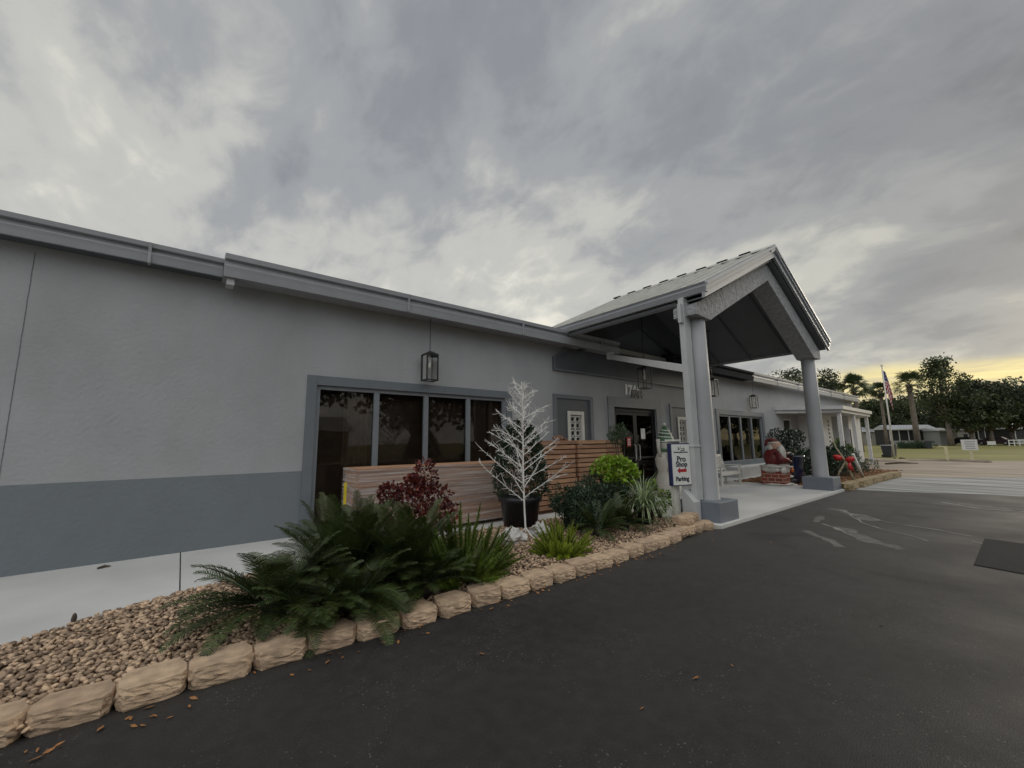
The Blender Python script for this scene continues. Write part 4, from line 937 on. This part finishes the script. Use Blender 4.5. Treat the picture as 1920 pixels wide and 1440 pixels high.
# ------------------------------------------------------------------ holiday figure on a chimney
hf = thing('holiday_figure', 'painted figure of a white-bearded man in red coat on a snowy brick chimney', 'decoration', (15.95, 5.45, .05))
X, Y = 15.95, 5.45; Z0 = .05
brick = bpy.data.materials.new('painted_brick'); brick.use_nodes = True; t, n, l, b = tweak(brick)
tcn = n.new('ShaderNodeTexCoord'); sp_ = n.new('ShaderNodeSeparateXYZ'); l.new(tcn.outputs['Object'], sp_.inputs[0]); ad = n.new('ShaderNodeMath'); ad.operation = 'ADD'; l.new(sp_.outputs[0], ad.inputs[0]); l.new(sp_.outputs[1], ad.inputs[1])
cb = n.new('ShaderNodeCombineXYZ'); l.new(ad.outputs[0], cb.inputs[0]); l.new(sp_.outputs[2], cb.inputs[1]); bt = n.new('ShaderNodeTexBrick'); l.new(cb.outputs[0], bt.inputs[0])
bt.inputs['Color1'].default_value = (.24, .035, .02, 1); bt.inputs['Color2'].default_value = (.17, .03, .018, 1); bt.inputs['Mortar'].default_value = (.36, .27, .19, 1); bt.inputs['Scale'].default_value = 1; bt.inputs['Brick Width'].default_value = .22; bt.inputs['Row Height'].default_value = .12; bt.inputs['Mortar Size'].default_value = .012; l.new(bt.outputs[0], b.inputs['Base Color']); M['brick'] = brick
q = MB(); q.box(X-.40, X+.22, Y-.30, Y+.38, Z0+.03, Z0+.56); q.build('chimney', 'brick', hf, bevel=.02)
q = MB(); q.blob((X-.1, Y+.02, Z0+.60), (.42, .44, .10), None, 3, .5, 0, 2.2, 3); q.blob((X+.26, Y-.1, Z0+.66), (.2, .2, .06), None, 2, .4); q.blob((X, Y, Z0+.02), (.55, .50, .06), None, 3, .3, 0, 2.2, 5); q.blob((X-.3, Y-.28, Z0+.5), (.16, .09, .13), None, 2, .4); q.blob((X-.02, Y-.30, Z0+.5), (.14, .07, .10), None, 2, .4, 0, 2, 4); q.blob((X-.41, Y+.05, Z0+.52), (.07, .28, .10), None, 2, .4, 0, 2, 6); q.build('snow', 'snow', hf, smooth=True)
q = MB(); q.blob((X-.08, Y+.05, Z0+.88), (.34, .30, .34), None, 3, .12); q.tube([(X-.26, Y-.1, Z0+1.05), (X-.38, Y-.26, Z0+.88), (X-.25, Y-.42, Z0+.80)], [.11, .10, .09], 10); q.tube([(X+.14, Y-.1, Z0+1.08), (X+.32, Y-.24, Z0+1.0), (X+.22, Y-.38, Z0+.95)], [.11, .10, .09], 10)
q.blob((X+.26, Y-.18, Z0+.78), (.20, .16, .16), None, 2, .25); q.blob((X+.3, Y-.2, Z0+.45), (.13, .13, .16), None, 2, .2); q.build('coat', 'redpaint', hf, smooth=True)
q = MB(); q.blob((X-.06, Y-.04, Z0+1.28), (.17, .17, .19), None, 3); q.blob((X-.09, Y-.21, Z0+1.28), (.035, .04, .03)); q.build('head', 'skin', hf, smooth=True)
q = MB(); q.blob((X-.10, Y-.20, Z0+1.04), (.18, .12, .30), None, 3, .25, 0, 4); q.blob((X-.06, Y+.08, Z0+1.22), (.19, .13, .2), None, 2, .2); q.blob((X-.06, Y+.02, Z0+1.40), (.19, .19, .055), None, 2, .1); q.tube([(X-.18, Y-.19, Z0+1.235), (X-.08, Y-.235, Z0+1.25), (X+.02, Y-.2, Z0+1.235)], [.02, .035, .02], 6); q.build('beard', 'snow', hf, smooth=True)
q = MB(); q.blob((X-.05, Y+.05, Z0+1.46), (.16, .17, .10), None, 2, .1); q.tube([(X-.05, Y+.05, Z0+1.5), (X-.12, Y+.2, Z0+1.46), (X-.2, Y+.24, Z0+1.3)], [.1, .07, .03], 8); q.build('cap', 'redpaint', hf, smooth=True)
q = MB(); q.blob((X-.25, Y-.45, Z0+.78), (.08, .07, .06)); q.build('mitten', 'black', hf, smooth=True)
for nm_, c_, r_ in (('mitten', (X+.17, Y-.40, Z0+.98), (.08, .07, .09)), ('boot', (X+.3, Y-.26, Z0+.12), (.12, .2, .1)), ('eye', (X-.13, Y-.20, Z0+1.32), (.015, .015, .015)), ('eye', (X-.02, Y-.20, Z0+1.32), (.015, .015, .015))): q = MB(); q.blob(c_, r_); q.build(nm_, 'black', hf, smooth=True)
q = MB(); q.blob((X+.31, Y-.34, Z0+.48), (.06, .05, .09)); q.build('ornament', 'orange', hf, smooth=True); q = MB(); q.blob((X+.2, Y-.34, Z0+.76), (.1, .05, .05)); q.build('ornament', 'orange', hf, smooth=True)
for c_, r_ in (((X+.3, Y-.22, Z0+.26), (.14, .15, .06)), ((X+.24, Y-.32, Z0+1.04), (.10, .09, .05))): q = MB(); q.blob(c_, r_); q.build('fur_cuff', 'snow', hf, smooth=True)

# blue pot with flowering bush
bp_ = thing('flowering_potted_bush', 'tall glazed dark blue pot of white-flowering bush behind the far column', 'potted plant', (16.55, 5.35, .05))
q = MB(); q.lathe([(.19, 0), (.25, .25), (.30, .55), (.33, .85), (.36, .90), (.36, .95), (.31, .95), (.30, .88)], (16.7, 5.2, .05), 32); q.build('pot', 'bluepot', bp_, smooth=True)
q = MB(); random.seed(71)
for c, rad in cl_cloud((16.85, 5.5, 1.5), (.75, .55, .38), 20, .16, .26, 72):
    for i in range(150):
        v = rvec(); pp_ = Vector(c)+v*rad[0]*rnd(.3, 1)**.5; l_ = rnd(.05, .09); leafquad(q, pp_, (v+rvec()).normalized(), rvec(), l_, l_*.6, 1 if rnd(0, 1) < .10 else 0)
q.build('foliage', ['darkleaf', 'white'], bp_)
q = MB()
for i in range(9): q.tube([(16.7, 5.2, .9), (16.7+rnd(-.5, .6), 5.3+rnd(-.3, .4), 1.5)], [.015, .006], 5)
q.build('stem', 'stem', bp_)
bush((17.6, 4.9, .05), cl_cloud((17.6, 4.9, .65), (.35, .35, .5), 10, .12, .2, 73), 120, .07, 'straggly bush with white flowers just right of the far column', 'darkleaf', seed=74, asp=.6, m2='white', f2=.10)
# spreading dark juniper bush in the mulch bed
bush((20.2, 4.9, .05), cl_cloud((20.8, 5.5, .62), (2.6, 1.1, .45), 56, .30, .46, 75), 300, .13, 'wide dark green bush in the mulch bed beyond the far column', 'darkleaf', seed=76, asp=.35)
bush((23.8, 4.9, .05), cl_cloud((23.6, 5.2, .4), (1.1, .8, .25), 16, .25, .4, 77), 260, .085, 'lower green bush at the far end of the mulch bed', 'darkleaf', seed=78, asp=.35, m2='midleaf', f2=.4)
bush((27.5, 6.3, .0), cl_cloud((27.5, 6.3, .7), (.6, .5, .7), 14, .2, .35, 79), 130, .12, 'yellow-green leafy shrub between the awning posts', 'midleaf', seed=80, asp=.5, m2='lime', f2=.25)
# driftwood with red bow
dw = thing('stick_with_bow', 'forked pale driftwood stick tied with a red bow, beside the far column', 'decoration', (18.3, 3.98, .04))
q = MB(); q.tube([(18.3, 3.90, .0), (18.2, 4.0, .5), (18.1, 4.08, .85), (18.0, 4.25, 1.25), (18.0, 4.36, 1.75)], [.045, .04, .035, .025, .01], 7); q.tube([(18.1, 4.06, .75), (18.05, 4.25, .4), (18.0, 4.35, .04)], [.03, .03, .02], 6); q.build('stick', 'driftwood', dw, smooth=True)
q = MB()
for sg in (-1, 1): q.blob((17.98, 4.06+sg*.17, .88+.03*sg), (.08, .14, .10), rotm(sg*.3, 0, 0), 2, .3)
q.blob((18.02, 3.93, .80), (.05, .05, .05)); q.tube([(18.04, 3.93, .78), (18.1, 3.92, .6), (18.2, 3.9, .45)], [.03, .05, .04], 4); q.tube([(18.0, 3.93, .78), (17.9, 3.92, .62), (17.92, 3.9, .5)], [.03, .05, .04], 4); q.build('bow', 'ribbon', dw, smooth=True)
q = MB(); q.tube([(20.3, 4.05, 0), (19.55, 4.12, .95)], .055, 12); q.blob((19.54, 4.12, .96), (.062, .062, .05)); tag(q.build('pipe_post', 'offwhite', origin=(20.3, 4.05, 0), smooth=True), 'leaning white pipe post at the edge of the mulch bed', 'post')

# ------------------------------------------------------------------ bench
bn_ = thing('garden_bench', 'white slatted garden bench on the porch behind the near column', 'bench', (14.8, 6.75, .05))
x0, x1, yf, yb_ = 14.05, 15.5, 6.46, 7.02
for x in (x0+.03, x1-.03):
    q = MB(); q.box(x-.03, x+.03, yf, yf+.06, .05, .66); q.build('leg', 'offwhite', bn_, bevel=.005)
    q = MB(); q.tube([(x, yb_-.05, .05), (x, yb_-.05, .46), (x, yb_+.1, 1.0)], .035, 4); q.build('leg', 'offwhite', bn_)
    q = MB(); q.box(x-.045, x+.045, yf-.04, yb_+.0, .66, .69); q.build('armrest', 'offwhite', bn_, bevel=.005)
q = MB()
for i in range(6): q.box(x0, x1, yf+.01+i*.088, yf+.08+i*.088, .46-.006*i, .485-.006*i)
q.box(x0+.03, x1-.03, yf+.005, yf+.03, .38, .459); q.build('seat', 'offwhite', bn_, bevel=.004)
q = MB(); n = 13
for i in range(n):
    x = x0+.10+(x1-x0-.2)*i/(n-1); q.obox((x, yb_+.03, .75), (.05, .016, .52), rotm(R(-14), 0, 0))
q.obox(((x0+x1)/2, yb_+.10, 1.01), (x1-x0-.02, .03, .08), rotm(R(-14), 0, 0)); q.obox(((x0+x1)/2, yb_-.03, .52), (x1-x0-.02, .03, .05), rotm(R(-14), 0, 0)); q.build('backrest', 'offwhite', bn_)

# ------------------------------------------------------------------ flagpole and flag
fx, fy = at(1658, 30.6); fp = thing('flagpole', 'tall white flagpole with a limp striped flag at the end of the building', 'flagpole', (fx, fy, 0))
q = MB(); q.tube([(fx, fy, 0), (fx, fy, 7.0)], [.065, .035], 12); q.blob((fx, fy, 7.05), (.08, .08, .09)); q.box(fx-.12, fx+.12, fy-.02, fy+.02, 6.86, 6.90); q.build('pole', 'offwhite', fp, smooth=True)
q = MB(); H_, Wn = 26, 30; vs = []
for i in range(H_+1):
    v = i/H_
    for j_ in range(Wn+1):
        u = j_/Wn; zt_ = 6.72-1.35*(1-v); z = zt_-(1.55+.35*(1-v))*u**1.2; fold = .09*sin(u*11+v*3)*min(1, u*3)
        out = (.08+.40*math.sin(min(1, u*1.6)*1.57)*(1-.55*u)*(.5+.5*(1-v)))*min(1, u*6+.1); vs.append((fx+.2*out+fold*.7, fy-out*1.1+fold*.8+.06, z))
mi = []; fs = []
for i in range(H_):
    for j_ in range(Wn):
        s_ = i//2; can = j_ < 12 and s_ >= 6
        fs.append((i*(Wn+1)+j_, i*(Wn+1)+j_+1, (i+1)*(Wn+1)+j_+1, (i+1)*(Wn+1)+j_)); mi.append((0 if (i+j_) % 5 == 0 and j_ % 2 == 0 else 2) if can else (1 if s_ % 2 == 0 else 0))
q.v = [tuple(v) for v in vs]; q.f = fs; q.m = mi; M['flagwhite'] = mat('flag_white', (.62, .55, .55), .7, .05, 5); M['flagred'] = mat('flag_red', (.36, .02, .035), .7, .1, 5); M['flagblue'] = mat('flag_blue', (.03, .04, .12), .7, .1, 5)
tag(q.build('flag', ['flagwhite', 'flagred', 'flagblue'], origin=(fx, fy, 5.3), smooth=True), 'limp red, white and blue striped flag hanging from the flagpole', 'flag')

# ------------------------------------------------------------------ small far things
def bin_(px_, D, s_, label, lidc='bin'):
    x, y = at(px_, D); t_ = thing('wheeled_bin', label, 'bin', (x, y, 0)); q = MB()
    q.add([(x-.24*s_, y-.26*s_, 0), (x+.24*s_, y-.26*s_, 0), (x+.24*s_, y+.22*s_, 0), (x-.24*s_, y+.22*s_, 0), (x-.3*s_, y-.34*s_, .95*s_), (x+.3*s_, y-.34*s_, .95*s_), (x+.3*s_, y+.34*s_, .95*s_), (x-.3*s_, y+.34*s_, .95*s_)], [(0, 3, 2, 1), (4, 5, 6, 7), (0, 1, 5, 4), (1, 2, 6, 5), (2, 3, 7, 6), (3, 0, 4, 7)]); q.build('body', 'bin', t_, bevel=.03)
    q = MB(); q.box(x-.32*s_, x+.32*s_, y-.37*s_, y+.37*s_, .952*s_, 1.02*s_); q.build('lid', lidc, t_, bevel=.03)
    q = MB(); q.tube([(x-.3*s_, y+.26*s_, .1), (x-.24*s_, y+.26*s_, .1)], .1, 12); q.tube([(x+.24*s_, y+.26*s_, .1), (x+.3*s_, y+.26*s_, .1)], .1, 12); q.build('wheel', 'tyre', t_); return t_
bin_(1646, 33, .95, 'grey wheeled bin left of the dark one near the flagpole', 'gutter'); bin_(1654, 34, .95, 'dark wheeled bin right behind the flagpole foot'); bin_(1724, 55, 1.0, 'lone dark bin on the lawn between palm trunk and white trailer')
x, y = at(1754, 27); q = MB(); q.box(x-.07, x+.07, y-.07, y+.07, 0, .9); q.tube([(x, y, .9), (x-.25, y+.3, .98)], .03, 5); tag(q.build('short_post', 'postyellow', origin=(x, y, 0), bevel=.01), 'short pale yellow post with a side stub on the sandy drive edge', 'post')
x, y = at(1799, 26.5); ps = thing('notice_board', 'white notice board on a short yellow post beside the lawn', 'sign', (x, y, 0))
q = MB(); q.box(x-.06, x+.06, y-.06, y+.06, 0, .8); q.build('post', 'postyellow', ps)
q = MB(); q.box(x-.10, x-.063, y-.36, y+.36, .70, 1.38); q.build('board', 'signwhite', ps)
q = MB(); q.v = []; 
for i in range(5): q.box(x-.104, x-.101, y-.27+rnd(0, .06), y+.27-rnd(0, .1), .80+i*.11, .83+i*.11)
q.build('lettering', 'trim', ps)
x, y = at(1840, 60); q = MB(); q.box(x-.3, x+.3, y-.4, y+.4, .3, .8); q.box(x-.04, x+.04, y-.04, y+.04, 0, .3); tag(q.build('yard_sign', 'signwhite', origin=(x, y, 0)), 'small pinkish white yard sign standing far out on the lawn', 'sign')
x, y = at(1690, 57); bush((x, y, 0), cl_cloud((x, y, .35), (1.5, 2.2, .25), 22, .4, .6, 81), 120, .22, 'low wide hedge on the lawn left of the lone dark bin', 'midleaf', 'hedge', 82, .5, trunk=False, cat='hedge', m2='darkleaf', f2=.4)
# sandy debris branches on the drive
for (p1, p2, D, lb) in ((1640, 1700, 24.5, 'long brown palm branch lying on the sandy drive'), (1667, 1678, 30, 'short dark debris lump on the sandy drive')):
    xa, ya = at(p1, D); xb, yb2 = at(p2, D); q = MB(); q.tube([(xa, ya, .03), ((xa+xb)/2, (ya+yb2)/2+.1, .08), (xb, yb2, .03)], [.05, .06, .02], 6); tag(q.build('fallen_branch', 'stem', origin=(xa, ya, 0), smooth=True), lb, 'branch')

# ------------------------------------------------------------------ trees
def tree(px_, D, H_, W_, label, m_='oak', seed=1, base=.28, n=26, per=150, ls=.34, name='oak_tree', xy=None, group='trees beyond the lawn', lean=0, trunk_r=None, cr=(.12, .2), forks=7, shape=None):
    random.seed(seed); x, y = xy if xy else at(px_, D); t_ = thing(name, label, 'tree', (x, y, 0), group); cl_ = []
    for i in range(n):
        v = rvec()*rnd(.25, 1)**.45; zc_ = base*H_+(1-base)*H_*(.5+.45*v.z); k_ = 1
        if shape == 'cone': k_ = 1.15-.85*((zc_/H_-base)/(1-base))
        cl_.append((Vector((x+v.x*W_*.5*k_+lean*zc_/H_, y+v.y*W_*.5*k_, zc_)), rnd(*cr)*min(H_, W_*1.3)))
    mb = MB()
    for c, r_ in cl_:
        for k_ in range(per):
            v = rvec(); kk = rnd(.15, 1)**.5*(1+.4*noise.noise(v*2+c)); pp_ = c+Vector((v.x, v.y, v.z*.75))*r_*kk; l_ = ls*rnd(.55, 1.2)
            leafquad(mb, pp_, (rvec()+v*.5).normalized(), rvec(), l_, l_*.6)
    mb.build('crown', m_, t_)
    tr = MB(); r0 = trunk_r or H_*.028; fk = Vector((x+lean*.3, y, H_*base*.9)); tr.tube([(x, y, -.1), (x+lean*.1, y, H_*base*.4), fk], [r0*1.3, r0, r0*.8], 9)
    for c, r_ in random.sample(cl_, min(forks*2, n)):
        md = fk.lerp(c, .5)+Vector((rnd(-.4, .4), rnd(-.4, .4), rnd(0, .5))); tr.tube([fk, md, c], [r0*.5, r0*.3, r0*.1], 6)
    tr.build('trunk', 'bark', t_, smooth=True); return t_
def palm(px_, D, H_, cr_, label, seed=1, bare=.75, tr_r=.2, lean=0):
    random.seed(seed); x, y = at(px_, D); t_ = thing('cabbage_palm', label, 'palm', (x, y, 0), 'cabbage palms beyond the building'); top = Vector((x+lean, y, H_)); tr = MB()
    tr.tube([(x, y, -.1), (x+lean*.3, y, H_*.4), (x+lean*.7, y, H_*.75), top], [tr_r*1.15, tr_r, tr_r*.95, tr_r*.9], 10); tr.build('trunk', 'bark', t_, smooth=True)
    bt_ = MB()
    for i in range(70): 
        az = rnd(0, 6.28); z = H_-rnd(.1, 1.1); bt_.tube([Vector((top.x, y, z)), Vector((top.x+cos(az)*.42, y+sin(az)*.42, z+rnd(-.1, .35)))], [.05, .03], 4)
    bt_.build('boots', 'deadpalm', t_)
    mb = MB()
    for i in range(38):
        az = rnd(0, 6.28); el_ = R(rnd(-35, 88)); d = Vector((cos(az)*cos(el_), sin(az)*cos(el_), sin(el_))); pl_ = cr_*rnd(.35, .55); c = top+d*pl_; mb.tube([top, c], .02, 3, cap=False)
        sd = d.cross(Vector((0, 0, 1)))
        if sd.length < .05: sd = Vector((1, 0, 0))
        sd.normalize(); sd.rotate(Matrix.Rotation(rnd(-.9, .9), 3, d)); up_ = sd.cross(d)
        for k_ in range(17):
            an = R(-75+150*k_/16); ld = (d*cos(an)+sd*sin(an)); ll = cr_*.66*rnd(.8, 1.08)*(1-.25*abs(sin(an))); md = c+ld*ll*.6; e_ = c+ld*ll-Vector((0, 0, .22*ll)); wv = (sd*cos(an)-d*sin(an))*.042
            mb.add([c, md-wv, e_, md+wv], [(0, 1, 2, 3)])
    mb.build('frond', 'palm', t_); return t_
tree(1497, 50, 10.3, 6.0, 'dark rounded tree behind the roof, left of the far column', 'oak2', 91, .5, 22, 130, .30, 'broadleaf_tree')
tree(1552, 50, 9.9, 4.2, 'dark rounded tree behind the roof, right of the far column', 'oak2', 92, .45, 20, 130, .30, 'broadleaf_tree')
palm(1600, 46, 7.2, 1.9, 'shorter palm rising behind the end of the building roof', 93)
palm(1648, 60, 8.4, 1.6, 'palm half hidden behind the flagpole', 94)
palm(1705, 58, 9.0, 2.3, 'tall palm with pale trunk standing clear on the lawn', 95, tr_r=.32, lean=-.6)
tree(1766, 70, 16.0, 8.2, 'tallest ragged tree with pale forked trunk beside the white trailer', 'oak', 96, .30, 44, 120, .42, 'oak_tree', lean=-1.6, trunk_r=.36, cr=(.08, .15), shape='cone')
BG = [(1615, 95, 10, 12, 'wooded oak behind the palm at the end of the building'), (1652, 88, 10.5, 11, 'oak directly behind the flag'), (1690, 92, 11, 12, 'oak behind the tall palm'), (1728, 95, 11.5, 12, 'oak left behind the tallest ragged tree'), (1768, 98, 11, 12, 'oak right behind the tallest ragged tree'),
      (1805, 70, 9.8, 10, 'broad dark oak right of the tallest tree'), (1842, 70, 12.0, 9, 'oak with high open top above the carport'), (1880, 72, 11.2, 11, 'dense oak above the dark car'), (1920, 70, 11.2, 11, 'dense oak at the right edge of the view'), (1965, 80, 12.5, 12, 'oak just beyond the right edge of the view'), (2030, 84, 12.0, 13, 'oak farther beyond the right edge of the view'), (2120, 90, 12, 14, 'last oak of the row at far right'), (1575, 100, 9, 13, 'low oak behind the building end')]
for i, (px_, D, H_, W_, lb) in enumerate(BG): tree(px_, D, H_, W_, lb, 'oak' if i % 2 else 'oak2', 100+i, .22, 34, 170, .55, trunk_r=.32)
und = MB(); random.seed(55)
for i in range(11000):
    px_ = rnd(1380, 2250); D = rnd(118, 128); x, y = at(px_, D); c = Vector((x, y, rnd(0, 9.5)*rnd(.5, 1))); leafquad(und, c, rvec(), rvec(), rnd(.8, 1.6), rnd(.5, 1.0))
tag(und.build('far_woods', 'oak2'), 'dark mass of woods behind the mobile homes', 'woods', kind='stuff')

# ------------------------------------------------------------------ mobile homes across the lawn
def home(pa, pb_, D, hz, label, wallm='trailer', roof=1.0, porch=False, dep=5, door=True, rz=.5):
    xa, ya = at(pa, D); xb, yb2 = at(pb_, D); d = Vector((xb-xa, yb2-ya, 0)); L_ = d.length; ang = math.atan2(d.y, d.x); T = Matrix.Translation((xa, ya, 0))@Matrix.Rotation(ang, 4, 'Z')
    h = thing('mobile_home', label, 'mobile home', (xa, ya, 0), 'mobile homes across the lawn')
    def put(mb, nm, mm, par=None): mb.v = [tuple(T@Vector(v)) for v in mb.v]; return mb.build(nm, mm, par or h)
    q = MB(); q.box(0, L_, 0, dep, 0, hz); put(q, 'wall', 'screen' if porch else wallm)
    q = MB(); q.prism([(-.35, hz+.001), (dep+.35, hz+.001), (dep/2, hz+roof)], 'x', -.3, L_+.3); put(q, 'roof', 'whiteroof')
    q = MB(); q.box(-.3, L_+.3, -.37, -.34, hz-.1, hz+.12); put(q, 'fascia', 'white')
    if porch:
        q = MB(); k_ = max(3, int(L_/1.5))
        for i in range(k_+1): x = L_*i/k_; q.box(x-.06, x+.06, -.08, -.002, .9, hz)
        q.box(0, L_, -.085, -.003, hz-.14, hz-.001); put(q, 'porch_post', 'white')
        q = MB(); q.box(0, L_, -.12, -.004, 0, .9); put(q, 'porch_skirt', 'trailer')
    else:
        for i in range(max(1, int(L_/3))):
            x = 1.2+i*3
            if x+1 < L_:
                q = MB(); q.box(x-.06, x+1.06, -.03, -.001, 1.24, 2.16); f_ = put(q, 'window', 'white'); q = MB(); q.box(x, x+1.0, -.045, -.031, 1.3, 2.1); put(q, 'pane', 'screen', f_)
    return h
home(1655, 1741, 78, 3.0, 'mobile home with dark screened porch and white posts behind the tall palm', porch=True, roof=.9, dep=3.2)
home(1747, 1772, 75, 2.6, 'plain white trailer left of the forked tree trunk', roof=.6, dep=4.5)
home(1780, 1812, 90, 3.0, 'grey mobile home just right of the forked tree trunk', 'trailer2', roof=1.0)
home(1818, 1880, 92, 3.2, 'long tan mobile home with dark porch right of the notice board', porch=True, roof=1.2)
home(1886, 1940, 80, 2.9, 'mobile home with screened porch and white rail at the right edge', porch=True, roof=1.2)
home(1575, 1632, 86, 2.8, 'mobile home partly hidden by the awning at the building end', 'trailer2', roof=1.0)
def car(px_, D, ang, label, m_):
    x, y = at(px_, D); c = thing('parked_car', label, 'car', (x, y, 0)); T = Matrix.Translation((x, y, 0))@Matrix.Rotation(ang, 4, 'Z')
    def put(mb, nm, mm, par=None, sm=False): mb.v = [tuple(T@Vector(v)) for v in mb.v]; return mb.build(nm, mm, par or c, smooth=sm, bevel=0 if sm else .04)
    q = MB(); q.prism([(-2.2, .35), (-2.25, .75), (-2.1, .92), (-1.5, .98), (-.95, 1.40), (.55, 1.42), (1.2, 1.0), (2.1, .85), (2.25, .6), (2.2, .35)], 'y', -.88, .88); put(q, 'body', m_)
    q = MB(); q.prism([(-1.4, 1.0), (-.92, 1.34), (.5, 1.36), (1.05, 1.0)], 'y', -.895, .895); put(q, 'window', 'screen')
    for wx in (-1.4, 1.4):
        for wy in (-.8, .8):
            q = MB(); q.tube([(wx, wy-.1, .33), (wx, wy+.1, .33)], .33, 18); w_ = put(q, 'wheel', 'tyre', None, False); q = MB(); q.tube([(wx, wy-.11, .33), (wx, wy+.11, .33)], .18, 12); put(q, 'rim', 'gutterlight', w_, False)
    for wy in (-.6, .6): q = MB(); q.box(2.2, 2.27, wy-.18, wy+.18, .58, .72); put(q, 'headlight', 'white')
    return c
car(1846, 72, R(80), 'dark red car parked under the carport behind the notice board', 'cardark'); car(1790, 76, R(85), 'black car parked right of the forked tree trunk', 'nearblack')

xa, ya = at(1872, 62); xb, yb2 = at(1960, 62); wf = thing('rail_fence', 'low white rail fence along the lawn at the right edge', 'fence', (xa, ya, 0)); dv = Vector((xb-xa, yb2-ya, 0))
for i in range(10): c_ = Vector((xa, ya, 0))+dv*i/9; q = MB(); q.box(c_.x-.06, c_.x+.06, c_.y-.06, c_.y+.06, 0, 1.0); q.build('fence_post', 'white', wf)
for zf in (.45, .9): q = MB(); q.obox(Vector((xa, ya, zf))+dv/2, (dv.length, .05, .12), rotm(0, 0, math.atan2(dv.y, dv.x))); q.build('rail', 'white', wf)

# ------------------------------------------------------------------ what stands behind the viewer (seen in the glass, shades the front)
for i, (x, y, H_, W_) in enumerate(((5, -15, 13, 15), (15, -16, 12, 14), (-5, -22, 11, 12), (26, -17, 12, 14), (38, -20, 13, 15), (52, -24, 13, 16), (68, -30, 14, 18), (86, -24, 15, 18), (104, -28, 15, 20), (126, -34, 16, 22))): tree(0, 0, H_, W_, ['large oak across the drive opposite the window', 'oak across the drive opposite the porch', 'oak across the drive, farthest back to the left', 'oak across the drive beyond the porch', 'oak across the drive opposite the side awning', 'oak across the drive near the lawn', 'oak across the drive, beside the lawn', 'tall oak south of the lawn, nearest one', 'tall oak south of the lawn, middle one', 'tall oak south of the lawn, farthest one'][i], 'oak2', 130+i, .2, 34, 130, .6, xy=(x, y), group='oaks across the drive')
for (x0, y0, L_, lb, mm) in ((-16, -27, 12, 'pale house across the drive to the left', 'trailer'), (3, -30, 11, 'tan house across the drive opposite the entrance', 'trailer2')):
    h = thing('house', lb, 'house', (x0, y0, 0)); q = MB(); q.box(x0, x0+L_, y0-7, y0, 0, 2.9); q.build('wall', mm, h)
    q = MB(); q.prism([(y0-7.5, 2.901), (y0+.5, 2.901), (y0-3.5, 4.6)], 'x', x0-.5, x0+L_+.5); q.build('roof', 'whiteroof', h)
    for k_ in range(3): q = MB(); q.box(x0+1.5+k_*3.4, x0+2.8+k_*3.4, y0+.001, y0+.04, 1.0, 2.1); q.build('window', 'screen', h)

# ------------------------------------------------------------------ fallen leaves and bits
random.seed(201)
lm = []
for s_ in range(3):
    q = MB(); n = 5; pts_ = [(0, 0), (.35, .22), (.7, .16), (1, 0), (.7, -.18), (.35, -.2)]; q.add([((x-.5)*.07, y*.06+rnd(-.003, .003), .004+.010*abs(x-.5)+(.006 if y > 0 else 0)) for x, y in pts_], [(0, 1, 2, 3), (0, 3, 4, 5)])
    me = bpy.data.meshes.new('fallen_leaf'); me.from_pydata(q.v, [], q.f); me.materials.append(M['leafbrown']); lm.append(me)
LP = [(rnd(-1.2, 6), rnd(3.34, 3.60)) for i in range(110)]+[(rnd(-1, 8), rnd(.9, 3.4)) for i in range(12)]
for x, y in LP:
    o = bpy.data.objects.new('fallen_leaf', random.choice(lm)); COL.objects.link(o); o.location = (x, y, .005); o.rotation_euler = (rnd(-.2, .2), rnd(-.2, .2), rnd(0, 6.3)); k_ = rnd(.4, .95); o.scale = (k_, k_, k_)
    tag(o, 'small dry orange-brown leaf lying on the asphalt', 'leaf', 'dry leaves scattered on the asphalt')
q = MB(); q.tube([(-.72, 7.55, .065), (-.66, 7.6, .07), (-.6, 7.58, .065)], [.012, .018, .006], 5); tag(q.build('bark_piece', 'stem', origin=(-.7, 7.55, .05)), 'small dark bark scrap lying on the pale walk', 'bark scrap')
q = MB(); q.blob((-.63, 5.45, .09), (.02, .02, .05), None, 2, .3); tag(q.build('irrigation_head', 'stem', origin=(-.63, 5.45, .05), smooth=True), 'small brown sprinkler head at the edge of the walk and pebbles', 'sprinkler')
SC.render.resolution_x = 1024; SC.render.resolution_y = 768
